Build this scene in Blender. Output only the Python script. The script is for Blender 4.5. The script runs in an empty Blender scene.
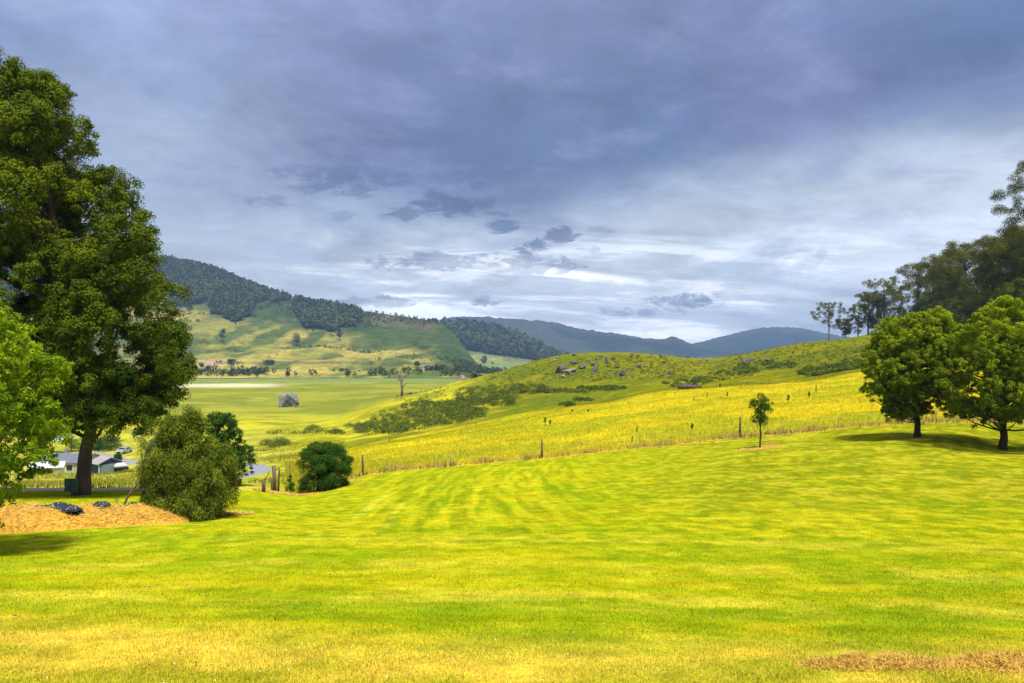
import bpy, math, random
import numpy as np
from mathutils import Vector
C = bpy.context.scene.collection
F = 740.0; CX = 512.0; HY = 352.0          # lens in pixels of a 1024 px wide frame, eye level line
R = math.radians

# ------------------------------------------------------------------ noise
def _h(i, j, s):
    n = (i * 374761393 + j * 668265263 + s * 974634777) & 0xFFFFFFFF
    n = ((n ^ (n >> 13)) * 1274126177) & 0xFFFFFFFF
    n = (n ^ (n >> 16)) & 0xFFFFFFFF
    return n / 4294967295.0
def vnoise(x, y, s=0):
    x = np.asarray(x, float); y = np.asarray(y, float)
    xi = np.floor(x).astype(np.int64); yi = np.floor(y).astype(np.int64)
    fx = x - xi; fy = y - yi
    fx = fx*fx*(3-2*fx); fy = fy*fy*(3-2*fy)
    a = _h(xi, yi, s); b = _h(xi+1, yi, s); c = _h(xi, yi+1, s); d = _h(xi+1, yi+1, s)
    return (a*(1-fx)+b*fx)*(1-fy) + (c*(1-fx)+d*fx)*fy
def fbm(x, y, o=4, s=0):
    t = 0; a = .5; n = 0
    x = np.asarray(x, float); y = np.asarray(y, float)
    for k in range(o):
        t = t + a*vnoise(x, y, s+k*17); n += a
        x, y = x*2.03*.92 - y*2.03*.39 + 3.1, x*2.03*.39 + y*2.03*.92 + 7.7
        a *= .5
    return t/n
def sst(a, b, x):
    t = np.clip((np.asarray(x, float)-a)/(b-a), 0, 1); return t*t*(3-2*t)
def pchip(xk, yk, x):
    xk = np.array(xk, float); yk = np.array(yk, float); h = np.diff(xk); d = np.diff(yk)/h
    m = np.zeros(len(xk)); m[0] = d[0]; m[-1] = d[-1]
    for i in range(1, len(xk)-1):
        if d[i-1]*d[i] > 0:
            w1 = 2*h[i]+h[i-1]; w2 = h[i]+2*h[i-1]
            m[i] = (w1+w2)/(w1/d[i-1]+w2/d[i])
    x = np.clip(x, xk[0], xk[-1]); i = np.clip(np.searchsorted(xk, x)-1, 0, len(h)-1)
    t = (x-xk[i])/h[i]
    return ((1+2*t)*(1-t)**2*yk[i] + t*(1-t)**2*h[i]*m[i] + t*t*(3-2*t)*yk[i+1] + t*t*(t-1)*h[i]*m[i+1])
def smooth(a, sig, axis):
    n = int(sig*3)+1; k = np.exp(-.5*(np.arange(-n, n+1)/sig)**2); k /= k.sum()
    p = [(0, 0)]*a.ndim; p[axis] = (n, n)
    b = np.pad(a, p, mode='edge')
    return np.apply_along_axis(lambda v: np.convolve(v, k, 'valid'), axis, b)

# ------------------------------------------------------------------ the lie of the land: (distance, height below eye) per bearing
def zz(Y, py): return -(py-HY)/F*Y
FL = [(500, -25), (7200, -25)]
def col(pts, tail=FL): return [(Y, zz(Y, p)) for Y, p in pts] + tail
near = [(5.5, 683), (9.5, 600)]
cols = {
 -400: col(near+[(15.5,545),(20,523),(25,507),(30,495),(34,489.5),(42,487),(60,483),(100,476),(160,467.6),(200,444.5),(300,413.7)]),
 100: col(near+[(15.5,545),(20,523),(25,507),(30,495),(34,489.5),(42,487),(60,483),(100,476),(160,467.6),(200,444.5),(300,413.7)]),
 200: col(near+[(15.5,543),(20,522),(25,507),(30,498),(36,489),(48,480),(60,475),(100,466),(160,452),(200,444),(300,413.7)]),
 250: col(near+[(15.5,542),(20,521),(25,508),(30,500),(36,490),(50,476),(80,466),(120,456),(170,444),(230,432),(344,405.8)]),
 300: col(near+[(15.5,541),(20,525),(27,509),(34,499.5),(38,495),(42,489),(60,472),(80,463),(120,452),(170,441),(230,430),(300,414)]),
 350: col(near+[(15.5,541),(20,524),(27,506),(34,492),(42,480),(45,477),(60,466),(80,457),(110,447),(150,440),(200,430),(260,417),(350,404)]),
 390: col(near+[(15.5,541),(20,523),(27,504),(34,490),(42,478),(46,472),(70,456),(100,442),(150,430),(200,416),(250,403),(330,398)]),
 430: col(near+[(15.5,541),(20,522),(27,502),(34,488),(42,475),(48,468.5),(70,452),(100,436),(120,430),(150,421),(200,406),(260,391),(330,394)]),
 500: col(near+[(15.5,540),(20,520),(27,499),(34,484),(42,470),(51,461),(80,437),(118,419),(150,410),(200,390),(250,371),(320,372)]),
 540: col(near+[(15.5,540),(20,519),(27,497),(34,481.5),(42,469),(51.5,459),(80,432),(115,412),(150,402),(200,383),(250,364),(275,360),(350,367)]),
 640: col(near+[(15.5,540),(20,517),(27,492),(34,475),(42,460),(52,448),(80,419),(115,397),(160,386),(220,365),(270,354.5),(380,366)]),
 590: col(near+[(15.5,540),(20,518),(27,495),(34,478),(42,464.5),(51.8,453),(80,425),(115,404),(160,393),(200,375),(240,357),(265,352.5),(360,370)]),
 700: col(near+[(15.5,539),(20,515),(27,488),(34,470),(42,454.5),(52,442),(80,413),(115,390),(160,382),(220,370),(285,361),(380,370)]),
 740: col(near+[(15.5,539),(20,514),(27,486),(34,466.5),(39,455.5),(42,450),(51.5,438),(80,408),(112,384.5),(160,374),(220,363),(300,355),(400,362)], [(700,-25),(7200,-25)]),
 800: col(near+[(15.5,538),(20,513),(27,483),(34,462),(42,445),(51,433),(80,402),(110,380),(150,369),(200,357),(260,347),(310,344),(420,350)], [(900,-25),(7200,-25)]),
 860: col(near+[(15.5,538),(20,512),(27,480),(34,458),(42,440),(50,427),(80,394),(110,372),(150,358),(200,347),(260,339),(320,336),(440,340)], [(1000,-20),(7200,-25)]),
 940: col(near+[(15.5,537),(20,510),(27,478),(34,455),(41,436.5),(50,422),(75,392),(100,371),(140,351),(200,335),(280,324),(400,322)], [(1100,-20),(7200,-25)]),
 1024: col(near+[(15.5,537),(20,508),(27,476),(34,455.5),(37,450.5),(50,420),(75,385),(100,361),(140,342),(200,328),(300,313),(400,312)], [(1100,-20),(7200,-25)]),
 1500: col(near+[(15.5,536),(20,506),(27,473),(34,452),(37,446),(50,415),(75,378),(100,352),(140,330),(200,312),(300,300),(400,300)], [(1100,-10),(7200,-25)]),
}
YK = np.geomspace(2.0, 7200, 760); PK = np.arange(-400, 1501, 4.0)
cx_ = sorted(cols)
T0 = np.array([pchip(np.log([1.0]+[p[0] for p in cols[c]]), [-1.75]+[p[1] for p in cols[c]], np.log(YK)) for c in cx_])
T = np.array([pchip(cx_, T0[:, k], PK) for k in range(len(YK))]).T
T = smooth(smooth(T, 3.2, 0), 2.2, 1)
LY0, LY1 = math.log(YK[0]), math.log(YK[-1])
def Hp(px, Y):
    px = np.clip(np.asarray(px, float), PK[0], PK[-1]); Y = np.clip(np.asarray(Y, float), YK[0], YK[-1])
    a = (px-PK[0])/4.0; b = (np.log(Y)-LY0)/(LY1-LY0)*(len(YK)-1)
    i = np.clip(a.astype(int), 0, len(PK)-2); j = np.clip(b.astype(int), 0, len(YK)-2)
    u = a-i; v = b-j
    return (T[i,j]*(1-u)+T[i+1,j]*u)*(1-v) + (T[i,j+1]*(1-u)+T[i+1,j+1]*u)*v
def toPY(x, y):
    x = np.asarray(x, float); y = np.asarray(y, float)
    r = np.hypot(x, y); th = np.arctan2(x, y); tc = np.clip(th, -.93, .93)
    return CX+F*np.tan(tc), r*np.cos(tc), th, r
def H(x, y):
    px, Y, th, r = toPY(x, y)
    z = Hp(px, Y)
    w = sst(.95, 2.2, np.abs(th))
    z = z*(1-w) + (-1.75-0.3*np.log1p(r*.1))*w
    z = np.where(r < 2, -1.75 + (z+1.75)*np.clip(r/2, 0, 1), z)
    a = sst(55, 130, r)*(1-sst(330, 520, r)*.75)
    x = np.asarray(x, float); y = np.asarray(y, float)
    z = z + a*((fbm(x/22, y/22, 4, 5)-.5)*2.4 + (fbm(x/5, y/5, 3, 9)-.5)*.5)
    z = z + sst(3, 9, r)*(1-sst(50, 70, r))*((fbm(x/2.6, y/2.6, 3, 31)-.5)*.09)
    return z
def H1(x, y): return float(H(np.array([x]), np.array([y]))[0])
def solve(px, py, y0, y1, n=400):
    """distance at which the ground along bearing px is seen at row py, nearest between y0 and y1"""
    Y = np.geomspace(y0, y1, n); X = (px-CX)/F*Y
    q = HY - F*H(X, Y)/Y
    k = np.where(q <= py)[0]
    k = k[0] if len(k) else int(np.argmin(np.abs(q-py)))
    return float(X[k]), float(Y[k]), float(H1(X[k], Y[k]))
def at(px, Y):
    x = (px-CX)/F*Y; return (x, Y, H1(x, Y))

# ------------------------------------------------------------------ mesh + object helpers
def mesh_np(name, V, faces, nper, attrs=None, mats=(), smooth_=False, mi=None):
    me = bpy.data.meshes.new(name)
    V = np.ascontiguousarray(V, dtype=np.float32); nf = len(faces)
    me.vertices.add(len(V)); me.vertices.foreach_set('co', V.ravel())
    me.loops.add(nf*nper); me.polygons.add(nf)
    me.loops.foreach_set('vertex_index', np.ascontiguousarray(faces, dtype=np.int32).ravel())
    me.polygons.foreach_set('loop_start', np.arange(nf, dtype=np.int32)*nper)
    try: me.polygons.foreach_set('loop_total', np.full(nf, nper, dtype=np.int32))
    except Exception: pass
    me.polygons.foreach_set('use_smooth', np.full(nf, smooth_, dtype=bool))
    for m in mats: me.materials.append(m)
    if mi is not None: me.polygons.foreach_set('material_index', np.asarray(mi, dtype=np.int32))
    me.update(calc_edges=True)
    for k, (typ, a) in (attrs or {}).items():
        at_ = me.attributes.new(k, typ, 'POINT')
        at_.data.foreach_set('color' if typ == 'FLOAT_COLOR' else 'value', np.ascontiguousarray(a, dtype=np.float32).ravel())
    return me
def link(name, me, parent=None, **kw):
    o = bpy.data.objects.new(name, me); C.objects.link(o)
    if parent is not None: o.parent = parent
    for k, v in kw.items(): o[k] = v
    return o
def thing(name, label, cat, loc, rz=0, group=None):
    o = bpy.data.objects.new(name, None); C.objects.link(o); o.empty_display_size = .3
    o.location = loc; o.rotation_euler = (0, 0, rz); o['label'] = label; o['category'] = cat
    if group: o['group'] = group
    return o
def poly(name, V, Fc, mat, parent=None, sm=False, **kw):
    me = bpy.data.meshes.new(name); me.from_pydata([tuple(map(float, v)) for v in V], [], [tuple(f) for f in Fc])
    me.materials.append(mat)
    for p in me.polygons: p.use_smooth = sm
    me.update(); return link(name, me, parent, **kw)
class MB:
    def __init__(s): s.v = []; s.f = []
    def add(s, V, Fc):
        n = len(s.v); s.v += [tuple(map(float, v)) for v in V]; s.f += [tuple(i+n for i in f) for f in Fc]; return s
    def box(s, x0, x1, y0, y1, z0, z1, b=0.0):
        return s.add([(x0,y0,z0),(x1,y0,z0),(x1,y1,z0),(x0,y1,z0),(x0,y0,z1),(x1,y0,z1),(x1,y1,z1),(x0,y1,z1)],
              [(3,2,1,0),(4,5,6,7),(0,1,5,4),(1,2,6,5),(2,3,7,6),(3,0,4,7)])
    def tube(s, P, rad, n=8, seed=0, wob=0.0):
        P = [Vector(p) for p in P]; rg = random.Random(seed); V = []; Fc = []
        up = Vector((.3, .9, .1))
        for i, p in enumerate(P):
            d = (P[min(i+1, len(P)-1)]-P[max(i-1, 0)]).normalized()
            a = d.cross(up).normalized(); b = d.cross(a).normalized()
            for k in range(n):
                t = 2*math.pi*k/n; r = rad[i]*(1+wob*(rg.random()-.5))
                V.append(p+a*math.cos(t)*r+b*math.sin(t)*r)
        for i in range(len(P)-1):
            for k in range(n):
                Fc.append((i*n+k, i*n+(k+1) % n, (i+1)*n+(k+1) % n, (i+1)*n+k))
        Fc.append(tuple(range(n-1, -1, -1))); Fc.append(tuple(range((len(P)-1)*n, len(P)*n)))
        return s.add(V, Fc)
    def build(s, name, mat, parent=None, sm=False, **kw): return poly(name, s.v, s.f, mat, parent, sm, **kw)

# ------------------------------------------------------------------ materials
def s2l(c): return tuple((v/255/12.92 if v/255 <= .04045 else ((v/255+.055)/1.055)**2.4) for v in c)
class NT:
    def __init__(s, nt): s.nt = nt; s.n = nt.nodes; s.l = nt.links
    def node(s, t, **kw):
        n = s.n.new(t)
        for k, v in kw.items(): setattr(n, k, v)
        return n
    def put(s, sock, v):
        if hasattr(v, 'links') or isinstance(v, bpy.types.NodeSocket): s.l.new(v, sock)
        else: sock.default_value = v
    def m(s, op, a, b=0.0, c=None, clamp=False):
        n = s.node('ShaderNodeMath', operation=op, use_clamp=clamp)
        s.put(n.inputs[0], a); s.put(n.inputs[1], b)
        if c is not None: s.put(n.inputs[2], c)
        return n.outputs[0]
    def ss(s, a, b, x):
        n = s.node('ShaderNodeMapRange', interpolation_type='SMOOTHSTEP', clamp=True)
        s.put(n.inputs['Value'], x); s.put(n.inputs['From Min'], a); s.put(n.inputs['From Max'], b)
        return n.outputs[0]
    def mix(s, f, a, b, bt='MIX'):
        n = s.node('ShaderNodeMix', data_type='RGBA', blend_type=bt)
        s.put(n.inputs[0], f)
        for i, v in ((6, a), (7, b)):
            if isinstance(v, (tuple, list)) and len(v) == 3: v = (*v, 1)
            s.put(n.inputs[i], v)
        return n.outputs[2]
    def xyz(s, x, y, z):
        n = s.node('ShaderNodeCombineXYZ')
        for i, v in enumerate((x, y, z)): s.put(n.inputs[i], v)
        return n.outputs[0]
    def noise(s, vec, scale, detail=4, rough=.55, dist=0.0, out=0):
        n = s.node('ShaderNodeTexNoise', noise_dimensions='3D')
        s.put(n.inputs['Vector'], vec); s.put(n.inputs['Scale'], scale)
        n.inputs['Detail'].default_value = detail; n.inputs['Roughness'].default_value = rough; n.inputs['Distortion'].default_value = dist
        return n.outputs[out]
def newmat(name):
    m = bpy.data.materials.new(name); m.use_nodes = True; m.node_tree.nodes.clear()
    t = NT(m.node_tree); out = t.node('ShaderNodeOutputMaterial'); return m, t, out
def attr(t, name, o='Color'):
    n = t.node('ShaderNodeAttribute', attribute_name=name); return n.outputs[o]
def ground_mat(name, s1, s2, amp=.5, bump=.3, dist=.05):
    m, t, out = newmat(name)
    pos = t.node('ShaderNodeNewGeometry').outputs['Position']
    c = attr(t, 'tint')
    n1 = t.noise(pos, s1, 5, .65); n2 = t.noise(pos, s2, 4, .6)
    k = t.m('ADD', t.m('MULTIPLY', t.m('SUBTRACT', n1, .5), 2.2*amp), t.m('MULTIPLY', t.m('SUBTRACT', n2, .5), 1.6*amp))
    k = t.m('MAXIMUM', t.m('ADD', k, 1.0), .25)
    v = t.node('ShaderNodeVectorMath', operation='SCALE'); t.put(v.inputs[0], c); t.put(v.inputs['Scale'], k)
    b = t.node('ShaderNodeBsdfDiffuse'); t.put(b.inputs['Color'], v.outputs[0]); b.inputs['Roughness'].default_value = .9
    if bump:
        bp = t.node('ShaderNodeBump'); bp.inputs['Strength'].default_value = bump; bp.inputs['Distance'].default_value = dist
        t.put(bp.inputs['Height'], n1); t.put(b.inputs['Normal'], bp.outputs[0])
    t.put(out.inputs[0], b.outputs[0]); return m
def leaf_mat(name, ca, cb, tr=.25, up=0.0, use_tint=False, gloss=.06):
    m, t, out = newmat(name)
    c = attr(t, 'tint') if use_tint else t.mix(attr(t, 'var', 'Fac'), ca, cb)
    p = t.node('ShaderNodeBsdfPrincipled'); t.put(p.inputs['Base Color'], c)
    p.inputs['Roughness'].default_value = .7; p.inputs['Specular IOR Level'].default_value = gloss
    tl = t.node('ShaderNodeBsdfTranslucent'); t.put(tl.inputs['Color'], c)
    if up:
        g = t.node('ShaderNodeNewGeometry').outputs['Normal']
        mx = t.node('ShaderNodeMix', data_type='VECTOR'); t.put(mx.inputs[0], up); t.put(mx.inputs[4], g); t.put(mx.inputs[5], (0, 0, 1))
        nn = t.node('ShaderNodeVectorMath', operation='NORMALIZE'); t.put(nn.inputs[0], mx.outputs[1])
        t.put(p.inputs['Normal'], nn.outputs[0])
    mm = t.node('ShaderNodeMixShader'); t.put(mm.inputs[0], tr); t.put(mm.inputs[1], p.outputs[0]); t.put(mm.inputs[2], tl.outputs[0])
    t.put(out.inputs[0], mm.outputs[0]); return m
def plain(name, c, rough=.6, spec=.3, var=.15, scale=6, c2=None, bump=0.0, stretch=(1, 1, 1), obj=True):
    m, t, out = newmat(name)
    co = t.node('ShaderNodeTexCoord').outputs['Object' if obj else 'Generated']
    mp = t.node('ShaderNodeMapping'); mp.inputs['Scale'].default_value = stretch; t.put(mp.inputs[0], co)
    n = t.noise(mp.outputs[0], scale, 5, .6)
    if c2 is None: c2 = tuple(v*(1-2*var) for v in c)
    cc = t.mix(t.ss(.3, .7, n), c, c2)
    p = t.node('ShaderNodeBsdfPrincipled'); t.put(p.inputs['Base Color'], cc)
    p.inputs['Roughness'].default_value = rough; p.inputs['Specular IOR Level'].default_value = spec
    if bump:
        bp = t.node('ShaderNodeBump'); bp.inputs['Strength'].default_value = bump; bp.inputs['Distance'].default_value = .05
        t.put(bp.inputs['Height'], n); t.put(p.inputs['Normal'], bp.outputs[0])
    t.put(out.inputs[0], p.outputs[0]); return m
M_lawn = ground_mat('lawn_grass', 2.6, 22, .62, .7, .08)
M_past = ground_mat('hill_grass', .6, 3.0, .6, .8, .6)
M_val = ground_mat('valley_grass', .06, .5, .3, .3, .5)
M_hill = ground_mat('hillside_cover', .03, .13, .85, .9, 6)
M_far = ground_mat('forested_range', .006, .04, .45, .8, 25)
M_blade = leaf_mat('grass_blade', None, None, .2, .8, True, .02)
M_tall = leaf_mat('tall_grass_blade', None, None, .45, .95, True, .02)
M_bark = plain('dark_bark', (.075, .052, .036), .9, .1, c2=(.16, .115, .08), scale=5, bump=.9, stretch=(1, 1, .25))
M_bark2 = plain('brown_bark', (.05, .035, .028), .9, .1, c2=(.09, .065, .05), scale=5, bump=.9, stretch=(1, 1, .25))
M_gum = plain('gum_bark', (.30, .26, .20), .8, .1, c2=(.14, .11, .085), scale=2, bump=.5, stretch=(1, 1, .2))
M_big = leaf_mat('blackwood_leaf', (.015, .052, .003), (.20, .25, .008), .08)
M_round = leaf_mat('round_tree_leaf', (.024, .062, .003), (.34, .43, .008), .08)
M_ash = leaf_mat('bright_leaf', (.09, .20, .005), (.38, .50, .016), .35)
M_bush = leaf_mat('olive_bush_leaf', (.048, .092, .008), (.25, .29, .024), .18)
M_green = leaf_mat('dark_green_leaf', (.025, .085, .008), (.085, .17, .015), .2)
M_gumleaf = leaf_mat('gum_leaf', (.055, .070, .009), (.23, .215, .024), .15)
M_fill = leaf_mat('forest_leaf', (.035, .068, .007), (.17, .19, .018), .15)
M_grey = leaf_mat('grey_leaf', (.08, .10, .05), (.18, .17, .09), .2)
M_scrub = leaf_mat('scrub_leaf', (.028, .066, .006), (.17, .205, .020), .08, 0)
M_hfor = leaf_mat('distant_forest_leaf', (.028, .052, .014), (.105, .125, .028), .05)
M_straw = leaf_mat('straw_strand', (.78, .46, .05), (.93, .66, .18), .3, .92)
M_rock = plain('grey_rock', (.17, .165, .14), .95, .15, c2=(.06, .058, .055), scale=.8, bump=.8)
M_rock2 = plain('pale_lichen_rock', (.34, .30, .20), .95, .15, c2=(.13, .12, .10), scale=.9, bump=.8)
M_rock3 = plain('boulder_rock', (.30, .30, .27), .95, .15, c2=(.15, .15, .14), scale=.5, bump=.8)
M_wood = plain('weathered_wood', (.19, .14, .10), .9, .1, c2=(.09, .065, .05), scale=7, bump=.5, stretch=(1, 1, .15))
M_dead = plain('dead_wood', (.27, .22, .17), .9, .1, c2=(.12, .09, .07), scale=1.5)
M_road = plain('grey_gravel', (.30, .31, .33), .9, .2, c2=(.22, .23, .25), scale=3, bump=.3)
M_plastic = plain('black_plastic', (.012, .016, .022), .28, .6, c2=(.03, .035, .045), scale=5, bump=.6)
M_wire = plain('wire_metal', (.25, .24, .22), .6, .4)
M_blue = plain('blue_steel', (.035, .075, .125), .6, .3, stretch=(8, 8, .1), scale=2)
M_pink = plain('pinkish_roof_steel', (.42, .37, .38), .5, .4, stretch=(4, .2, 1), scale=2)
M_groof = plain('grey_roof_steel', (.17, .19, .24), .5, .4, scale=2)
M_white = plain('white_weatherboard', (.72, .73, .72), .6, .3, var=.05, stretch=(.3, .3, 8), scale=1.5)
M_cream = plain('cream_wall', (.50, .47, .30), .7, .2, var=.05)
M_sage = plain('grey_green_steel', (.20, .28, .26), .6, .3, var=.08, stretch=(8, 8, .1))
M_glass = plain('dark_window_glass', (.02, .025, .03), .08, .8, var=.05)
M_dark = plain('dark_rubber', (.015, .015, .016), .8, .2)
M_carpaint = plain('silver_car_paint', (.35, .40, .46), .3, .6, var=.03)
M_skyblue = plain('pale_blue_roof', (.30, .46, .54), .5, .4, var=.08)
M_board = plain('green_board', (.045, .10, .085), .6, .3, var=.1)
M_leafbrown = plain('fallen_brown_leaf', (.40, .11, .02), .7, .2)
M_daisy = plain('daisy_petal', (.8, .8, .75), .6, .2, var=.03)

# ------------------------------------------------------------------ ground colours (albedo only)
FPX = [-400, 100, 200, 240, 300, 363, 430, 542, 640, 740, 860, 1024, 1500]
FYV = [31.6, 32, 33, 36, 40, 45, 48, 51.5, 52, 51.5, 50, 49, 47]
def fenceY(px): return np.interp(px, FPX, FYV)
def topY(px): return np.interp(px, [-400, 300, 350, 430, 500, 600, 700, 800, 860, 940, 1024, 1500], [95, 100, 110, 120, 118, 115, 113, 111, 112, 105, 100, 96])
def lerp(a, b, w): return a*(1-w[..., None]) + np.array(b)*w[..., None]
def lawn_color(x, y):
    px, Y, th, r = toPY(x, y)
    n1 = fbm(x/3.2, y/2.2, 4, 1); n2 = fbm(x/.7, y/.55, 4, 2); n3 = fbm(x/9+4, y/7, 3, 3)
    contour = y + .10*x + .012*x*x*np.clip(1-y/60, 0, 1)
    st = fbm(x/2.6, contour/.40, 4, 4); st2 = fbm(x/14+9, contour/1.3, 2, 7)
    xr = x + 4.0*np.sin(y/22.0) ; rad = fbm(xr/.8, y/9, 3, 6)
    wr = sst(330, 390, px)*(1-sst(540, 640, px))*sst(15, 20, Y)
    s = st*(1-wr) + rad*wr
    c = np.zeros(x.shape+(3,)) + np.array((.235, .295, .004))
    c = lerp(c, (.335, .330, .005), sst(.36, .64, .6*n1+.25*s+.15*n2))
    c = lerp(c, (.500, .410, .016), sst(.52, .68, .7*n2+.3*s)*.4)
    c = lerp(c, (.165, .240, .005), sst(.50, .66, .3*(1-s)+.2*(1-n3)+.5*(1-n2))*.5)
    # far right of the lawn is a deeper, mottled green
    fr = sst(580, 760, px)*sst(17, 26, Y)
    c = lerp(c, (.190, .205, .007), fr*(.45+.45*sst(.42, .56, fbm(x/.9, y/1.3, 3, 12))))
    c = lerp(c, (.40, .37, .02), fr*sst(.52, .62, fbm(x/1.1, y/1.0, 4, 13))*.75)
    fl = fbm(x/.30, y/.45, 3, 14)*(1-wr)+fbm(xr/.22, y/2.2, 3, 15)*wr; far = sst(11, 17, Y)
    c = lerp(c, (.46, .43, .012), far*sst(.52, .62, fl)*.35)
    c = lerp(c, (.14, .20, .005), far*sst(.48, .39, fl)*.4)
    # dry foreground strip
    edge = 7.3 + 1.5*sst(500, 0, px) + 1.6*(n3-.5)
    dry = (1-sst(edge-1.6, edge+.6, Y))*(.30+.7*sst(.36, .60, .5*st2+.5*n2))*(np.abs(th) < 1.6)
    c = lerp(c, (.64, .45, .05), dry*.85)
    mow = np.sin(xr*2*math.pi/1.25+3*fbm(x/5, y/9, 2, 92))*wr*sst(.3, .6, fbm(x/2.5, y/4, 3, 93))*(1-sst(34, 42, Y)); mow2 = np.sin(contour*2*math.pi/1.05+2*n1)*(1-sst(16, 24, Y))*(1-wr)*sst(6, 8, Y)
    c = c*(1+.075*mow+.06*mow2)[..., None]
    b2 = np.exp(-((contour-9.6)/.55)**2)+np.exp(-((contour-12.4)/.5)**2)*.8+np.exp(-((contour-15.6)/.7)**2)*.6
    c = lerp(c, (.50, .44, .05), np.clip(b2*sst(.35, .6, n2+.25*(st-.5)), 0, 1)*.35)
    b3 = np.exp(-((contour-8.7)/.28)**2)+np.exp(-((contour-11.5)/.25)**2)*.6
    c = lerp(c, (.15, .26, .008), np.clip(b3, 0, 1)*.4)
    tr = (np.exp(-((xr+1.35)/.2)**2)+np.exp(-((xr+3.5)/.15)**2)*.6+np.exp(-((xr+.2)/.12)**2)*.5)*wr*sst(.36, .5, n2)*(1-sst(28, 34, Y))
    c = lerp(c, (.52, .50, .05), np.clip(tr, 0, 1)*.8)
    return c
def field_color(x, y):
    px, Y, th, r = toPY(x, y)
    f = fenceY(px); tp = topY(px)+8*(fbm(x/12, y/12, 3, 22)-.5)
    n1 = fbm(x/9, y/7, 4, 20); n2 = fbm(x/2.5, y/2, 4, 21); n3 = fbm(x/40, y/30, 3, 23)
    c = np.zeros(x.shape+(3,)) + np.array((.155, .165, .006))          # knoll grass
    c = lerp(c, (.28, .26, .010), sst(.48, .62, .4*n1+.6*n2)*.55)
    c = lerp(c, (.11, .15, .012), sst(.50, .62, 1-(.5*n1+.5*n3))*.8)
    lf = sst(520, 440, px)*sst(100, 135, Y)*(1-sst(290, 340, Y))
    c = lerp(c, (.44, .41, .02), lf*(.35+.65*sst(.35, .6, n1)))
    y_ = (1-sst(-2, 3, Y-tp))*sst(215, 330, px)                          # tall yellow grass
    yc = np.zeros_like(c)+np.array((.47, .405, .012))
    yc = lerp(yc, (.60, .48, .014), sst(.4, .62, fbm(x/25, (y-.12*x)/5, 3, 24)))
    yc = lerp(yc, (.36, .37, .012), sst(.46, .62, n1)*.8)
    c = c*(1-y_[..., None]) + yc*y_[..., None]
    c = lerp(c, (.62, .36, .07), (1-sst(.3, 1.6, Y-f))*sst(300, 350, px)*.8)
    # left: rough yellow-green slopes down to the valley
    lw = 1-sst(250, 330, px)
    lc = np.zeros_like(c)+np.array((.34, .33, .03))
    lc = lerp(lc, (.50, .44, .07), sst(.48, .62, n1)*.8)
    lc = lerp(lc, (.17, .23, .02), sst(.52, .66, 1-n2)*.6)
    w = lw*(1-sst(200, 260, Y)); c = c*(1-w[..., None])+lc*w[..., None]
    # valley flat
    v = sst(230, 330, Y)*(1-sst(370, 450, px)) ; v = np.maximum(v, sst(420, 470, Y)*(1-sst(700, 860, px)))
    vc = np.zeros_like(c)+np.array((.185, .205, .020))
    vc = lerp(vc, (.26, .27, .030), sst(.42, .62, fbm(x/40, y/30, 4, 26)))
    vc = lerp(vc, (.13, .18, .03), sst(.60, .70, fbm(x/9, y/9, 4, 27))*.5)
    w = sst(515, 530, Y)*(1-sst(578, 590, Y))*(1-sst(255, 300, px)); vc = lerp(vc, (.52, .47, .30), w)
    w = sst(600, 625, Y); vc = lerp(vc, (.16, .23, .075), w*.85)
    c = c*(1-v[..., None])+vc*v[..., None]
    return c
def ground_color(x, y):
    px, Y, th, r = toPY(x, y)
    f = fenceY(px); w = sst(-.12, .12, Y-f+.5*(fbm(x/.6, y/.6, 3, 33)-.5)); w = np.where(np.abs(th) > 1.3, sst(60, 62, r), w)
    L = lawn_color(x, y); G = field_color(x, y)
    c = L*(1-w[..., None])+G*w[..., None]
    return c

def build_ground():
    rr = np.concatenate([[.4, .9, 1.5, 2.2], np.geomspace(3, 620, 640), np.geomspace(640, 5400, 60)])
    th = np.concatenate([np.linspace(-math.pi, -.75, 60)[:-1], np.linspace(-.75, .75, 900), np.linspace(.75, math.pi, 60)[1:-1]])
    nt = len(th)
    Rr, Th = np.meshgrid(rr, th, indexing='ij')
    X = Rr*np.sin(Th); Y = Rr*np.cos(Th); Z = H(X, Y); Cc = ground_color(X, Y)
    V = np.stack([X, Y, Z], -1).reshape(-1, 3); Cc = np.concatenate([Cc.reshape(-1, 3), np.ones((X.size, 1))], 1)
    i = np.arange(len(rr)-1)[:, None]; j = np.arange(nt)[None]; j2 = (j+1) % nt
    Fq = np.stack([i*nt+j, i*nt+j2, (i+1)*nt+j2, (i+1)*nt+j], -1).reshape(-1, 4)[:, ::-1]
    ctr = V[Fq].mean(1); px, Yc, tc, rc = toPY(ctr[:, 0], ctr[:, 1])
    islawn = np.where(np.abs(tc) < 1.3, Yc < fenceY(px), rc < 60)
    isval = (~islawn) & (((Yc > 430)) | ((Yc > 215) & (px < 370)))
    for nm, mask, mt in (('lawn', islawn, M_lawn), ('valley_floor', isval, M_val), ('hill_pasture', ~islawn & ~isval, M_past)):
        f = Fq[mask]; u, inv = np.unique(f, return_inverse=True)
        f = inv.reshape(-1, 4)
        me = mesh_np(nm, V[u], f, 4, {'tint': ('FLOAT_COLOR', Cc[u])}, [mt], True)
        link(nm, me, None, kind='structure')
    # small disc under the eye
    k = 60; a = np.linspace(0, 2*math.pi, k, endpoint=False)
build_ground()

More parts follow.
